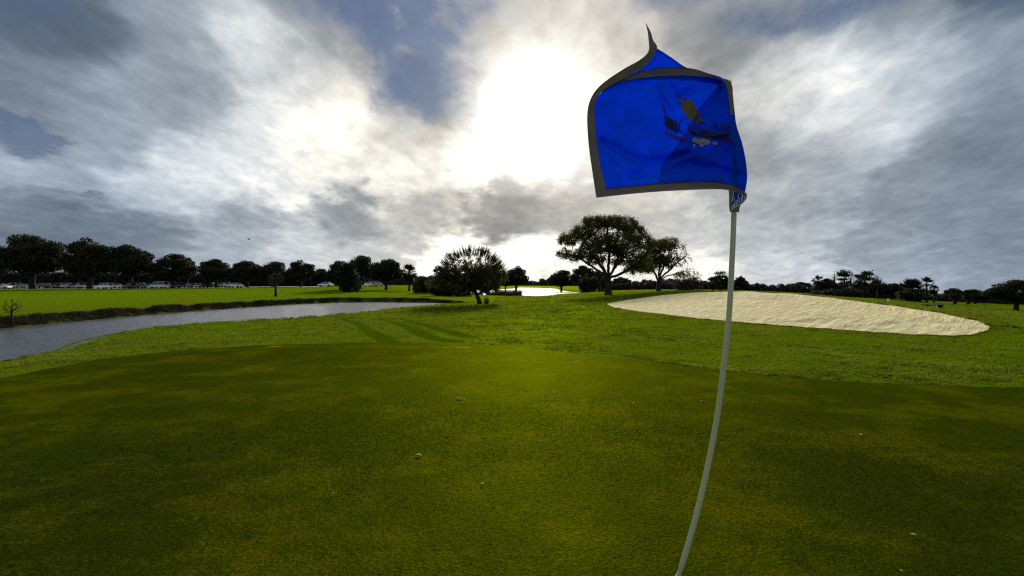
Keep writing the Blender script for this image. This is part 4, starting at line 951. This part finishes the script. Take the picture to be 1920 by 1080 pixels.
def patch(name, A_, B_, na, nb, mat, parent, off=0, thick=.0014, label=None):
    "cloth strip between two edge lines, given real thickness"
    a, b = catm(A_, na), catm(B_, na); u_ = np.linspace(0, 1, nb)[None, :, None]; g = a[:, None] * (1 - u_) + b[:, None] * u_
    v = fpos(g[..., 0], g[..., 1], off); vb = fpos(g[..., 0], g[..., 1], off + thick); n = na * nb
    i = np.arange(n).reshape(na, nb); f_ = np.stack([i[:-1, :-1], i[:-1, 1:], i[1:, 1:], i[1:, :-1]], -1).reshape(-1, 4)
    rim = np.r_[i[:, 0], i[-1, 1:], i[-2::-1, -1], i[0, -2:0:-1]]; rn = np.roll(rim, -1)
    fr = np.stack([rim, rim + n, rn + n, rn], -1)
    m = mesh_np(name, np.concatenate([v.reshape(-1, 3), vb.reshape(-1, 3)]), np.concatenate([f_, f_[:, ::-1] + n, fr]), mat, True)
    o = obj(name, m, parent)
    if label: o['label'] = label
    return o
top_in = [(1115, 192), (1128, 173), (1155, 156), (1200, 146), (1260, 141), (1315, 143), (1352, 152)]
bot_in = [(1137, 354), (1200, 347), (1260, 342), (1310, 340), (1345, 341), (1375, 348), (1397, 360)]
left_in = [(1115, 192), (1114, 215), (1118, 262), (1127, 318), (1137, 354)]
right_in = [(1352, 152), (1371, 172), (1377, 205), (1381, 235), (1392, 270), (1399, 305), (1401, 335), (1397, 360)]
def coons(name, T, Bt, Lf, Rt, nu, nv, mat, parent, off=0, thick=.0012):
    T, Bt, Lf, Rt = catm(T, nu), catm(Bt, nu), catm(Lf, nv), catm(Rt, nv); u_ = np.linspace(0, 1, nu)[:, None, None]; w_ = np.linspace(0, 1, nv)[None, :, None]
    g = (1 - w_) * T[:, None] + w_ * Bt[:, None] + (1 - u_) * Lf[None] + u_ * Rt[None] - ((1 - u_) * (1 - w_) * T[0] + u_ * (1 - w_) * T[-1] + (1 - u_) * w_ * Bt[0] + u_ * w_ * Bt[-1])
    v = fpos(g[..., 0], g[..., 1], off); vb = fpos(g[..., 0], g[..., 1], off + thick); n = nu * nv
    i = np.arange(n).reshape(nu, nv); f_ = np.stack([i[:-1, :-1], i[1:, :-1], i[1:, 1:], i[:-1, 1:]], -1).reshape(-1, 4)
    rim = np.r_[i[:, 0], i[-1, 1:], i[-2::-1, -1], i[0, -2:0:-1]]; rn = np.roll(rim, -1)
    return obj(name, mesh_np(name, np.concatenate([v.reshape(-1, 3), vb.reshape(-1, 3)]), np.concatenate([f_, f_[:, ::-1] + n, np.stack([rim, rim + n, rn + n, rn], -1)]), mat, True), parent)
flag = coons('flag', top_in, bot_in, left_in, right_in, 110, 80, blue, root)
# the upper part of the cloth folds back behind: blue flap, then its hem seen through
patch('folded_flap', [(1231, 90), (1255, 105), (1290, 128), (1330, 138), (1356, 147), (1370, 165)], [(1120, 184), (1160, 158), (1210, 150), (1280, 150), (1330, 156), (1362, 168)], 50, 14, blue, flag, .004)
patch('folded_hem', [(1133, 166), (1160, 150), (1190, 138), (1225, 129), (1262, 126), (1305, 130), (1350, 147)], [(1124, 178), (1150, 161), (1185, 149), (1225, 143), (1265, 141), (1310, 143), (1352, 152)], 50, 5, hem, flag, .0022)
patch('back_layer', [(1351, 152), (1332, 178), (1308, 205), (1290, 240), (1262, 280), (1240, 312), (1236, 343)], [(1356, 152), (1370, 174), (1376, 205), (1380, 236), (1391, 270), (1398, 305), (1396, 356)], 40, 14, blue_thin, flag, .004)
outer = [(1210, 42), (1214, 58), (1216, 75), (1216, 96), (1200, 112), (1165, 132), (1127, 159), (1108, 184), (1101, 215), (1103, 265), (1110, 318), (1118, 371)]
inner = [(1211, 43), (1220, 60), (1225, 76), (1232, 91), (1212, 122), (1172, 146), (1134, 167), (1117, 190), (1115, 215), (1119, 262), (1128, 318), (1138, 355)]
patch('side_hem', outer, inner, 70, 6, hem, flag, -.001)
patch('bottom_hem', [(1118, 371), (1180, 364), (1240, 359), (1300, 356), (1345, 355), (1370, 358), (1396, 372)], [(1137, 354), (1200, 347), (1260, 342), (1310, 340), (1345, 341), (1375, 348), (1397, 360)], 60, 5, hem, flag, -.001)
patch('hoist_sleeve', [(1350, 146), (1360, 156), (1366, 185), (1370, 215)], [(1364, 149), (1373, 162), (1374, 190), (1375, 215)], 20, 4, hem, flag, -.003)
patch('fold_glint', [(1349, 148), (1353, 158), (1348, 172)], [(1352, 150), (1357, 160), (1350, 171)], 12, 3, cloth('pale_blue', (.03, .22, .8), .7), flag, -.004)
# lower sleeve pulled out round the pole, with its white lettering
slv = thing('x', 'x', 'x'); bpy.data.objects.remove(slv)
tail = patch('sleeve_tail', [(1366, 352), (1367, 372), (1367, 388), (1369, 398)], [(1400, 362), (1399, 374), (1388, 386), (1386, 398)], 20, 10, hem, flag, -.012)
patch('sleeve_lining', [(1374, 359), (1373, 370), (1372, 384)], [(1396, 366), (1396, 372), (1388, 380)], 10, 6, blue, flag, -.0135)
def stroke(name, pl, w, mat, parent, off, n=16, taper=True):
    c = catm(pl, n); d = np.gradient(c, axis=0); d /= np.linalg.norm(d, axis=1)[:, None] + 1e-9; nr = np.stack([-d[:, 1], d[:, 0]], -1)
    ww = w / 2 * (np.sin(np.linspace(.12, math.pi - .12, n)) if taper else np.ones(n)); a = c + nr * ww[:, None]; b = c - nr * ww[:, None]
    v = np.concatenate([fpos(a[:, 0], a[:, 1], off), fpos(b[:, 0], b[:, 1], off), fpos(a[:, 0], a[:, 1], off + .0008), fpos(b[:, 0], b[:, 1], off + .0008)])
    f_ = [(i, i + n, i + n + 1, i + 1) for i in range(n - 1)] + [(i + 2 * n, i + 1 + 2 * n, i + 3 * n + 1, i + 3 * n) for i in range(n - 1)]
    return v, f_
def strokes(name, ls, mat, parent, off=-.002, label=None):
    V, Fc, k = [], [], 0
    for pl, w, tp in ls:
        v, f_ = stroke('', pl, w, mat, parent, off, taper=tp); V.append(v); Fc += [tuple(i + k for i in q_) for q_ in f_]; k += len(v)
    o = obj(name, mesh_np(name, np.concatenate(V), Fc, mat), parent)
    if label: o['label'] = label
    return o
def Z1(pl): return [(1220 + a / 7.714, 160 + b / 7.714) for a, b in pl]
ZT = lambda pl: [(1320 + a / 7.714, 320 + b / 7.714) for a, b in pl]
strokes('sleeve_lettering', [(ZT(l), w, False) for l, w in [([(405, 555), (430, 490), (440, 465), (425, 520)], 1.6), ([(440, 520), (445, 470)], 1.5), ([(470, 500), (460, 445), (490, 440), (480, 490)], 1.5), ([(515, 470), (515, 405), (545, 400), (540, 455)], 1.6), ([(560, 440), (555, 385), (580, 380)], 1.6), ([(430, 300), (418, 380), (410, 450)], 1.6), ([(430, 380), (445, 440)], 1.2), ([(500, 340), (490, 420)], 1.4), ([(550, 345), (558, 380)], 2.4), ([(400, 560), (470, 515), (540, 480), (590, 430), (585, 375)], 1.6)]], whitec, flag, -.015)
def poly_part(name, pl, mat, parent, off=-.002):
    pl = np.array(pl, float); n = len(pl); c = 1
    v = fpos(pl[:, 0], pl[:, 1], off); vb = fpos(pl[:, 0], pl[:, 1], off + .0015)
    m = bpy.data.meshes.new(name); m.from_pydata([tuple(p) for p in np.concatenate([v, vb])], [], [tuple(range(n)), tuple(range(2 * n - 1, n - 1, -1))] + [(i, i + n, (i + 1) % n + n, (i + 1) % n) for i in range(n)])
    m.materials.append(mat); m.update(); return obj(name, m, parent)
bird_px = Z1([(415, 148), (500, 172), (570, 212), (625, 248), (652, 290), (667, 350), (664, 402), (690, 400), (750, 355), (722, 402), (700, 440), (716, 480), (760, 498), (797, 522), (765, 532), (700, 520), (692, 562), (660, 568), (638, 520), (600, 492), (572, 500), (528, 542), (545, 490), (562, 465), (500, 410), (452, 342), (422, 290), (470, 292), (440, 242), (368, 208), (422, 202), (462, 222), (492, 245), (517, 240), (495, 205), (458, 175)])
poly_part('emblem_bird', bird_px, gold, flag)
poly_part('emblem_wing', Z1([(545, 540), (600, 630), (700, 650), (760, 622), (860, 648), (980, 640), (1090, 632), (1150, 700), (1130, 760), (1000, 775), (860, 782), (740, 745), (640, 720), (560, 640)]), wingm, flag, -.0012)
poly_part('emblem_wing', Z1([(200, 425), (285, 480), (380, 525), (398, 600), (408, 690), (330, 670), (245, 625), (205, 560)]), wingm, flag, -.0012)
fs = []
for l in [[(165, 262), (195, 330), (215, 420), (240, 520)], [(150, 325), (185, 345), (210, 400)], [(200, 430), (215, 520), (250, 610)], [(235, 450), (270, 530), (300, 640)], [(270, 470), (320, 560), (345, 660)], [(305, 500), (345, 590), (385, 690)], [(345, 525), (385, 560), (390, 650), (410, 690)], [(200, 540), (230, 600)],
          [(550, 480), (470, 465), (430, 520), (415, 610), (440, 680), (520, 710), (610, 760)], [(540, 560), (545, 620), (620, 700), (700, 760)], [(570, 600), (640, 670), (720, 700), (850, 800)], [(640, 640), (720, 660), (800, 730), (880, 790)], [(720, 590), (760, 650), (860, 700), (960, 720)],
          [(760, 640), (860, 660), (980, 650), (1080, 640), (1130, 690)], [(800, 690), (920, 730), (1040, 700), (1140, 720)], [(1100, 540), (1030, 545), (1025, 590), (1080, 615), (1120, 660), (1150, 710)], [(1060, 560), (1130, 590), (1170, 660)], [(700, 700), (800, 760), (960, 770), (1060, 760)]]:
    fs.append((Z1(l), 2.4, True))
strokes('emblem_feathers', fs, brown, flag)
cr = [(Z1(l), 2.6, True) for l in [[(205, 650), (290, 700), (400, 750), (520, 780), (580, 810)], [(210, 700), (320, 760), (420, 790), (540, 815)], [(230, 660), (225, 710)], [(290, 690), (285, 740)], [(340, 710), (335, 770)], [(390, 730), (380, 800)], [(440, 750), (430, 800)], [(490, 770), (480, 815)], [(980, 770), (1080, 770), (1200, 790)], [(1060, 800), (1140, 820), (1225, 835)], [(1100, 760), (1120, 820)], [(1160, 780), (1180, 835)]]]
strokes('emblem_wingtips', cr, crim, flag, -.0024)
for (a, b, r1, r2) in [(645, 790, 45, 38), (700, 812, 50, 38), (755, 800, 50, 36), (810, 822, 52, 40), (738, 868, 32, 26), (930, 836, 42, 22), (628, 872, 20, 24)]:
    poly_part('emblem_cloud', Z1([(a + r1 * math.cos(t), b + r2 * math.sin(t)) for t in np.linspace(0, 2 * math.pi, 14, endpoint=False)]), pearl, flag, -.0028 - a * 1e-6)
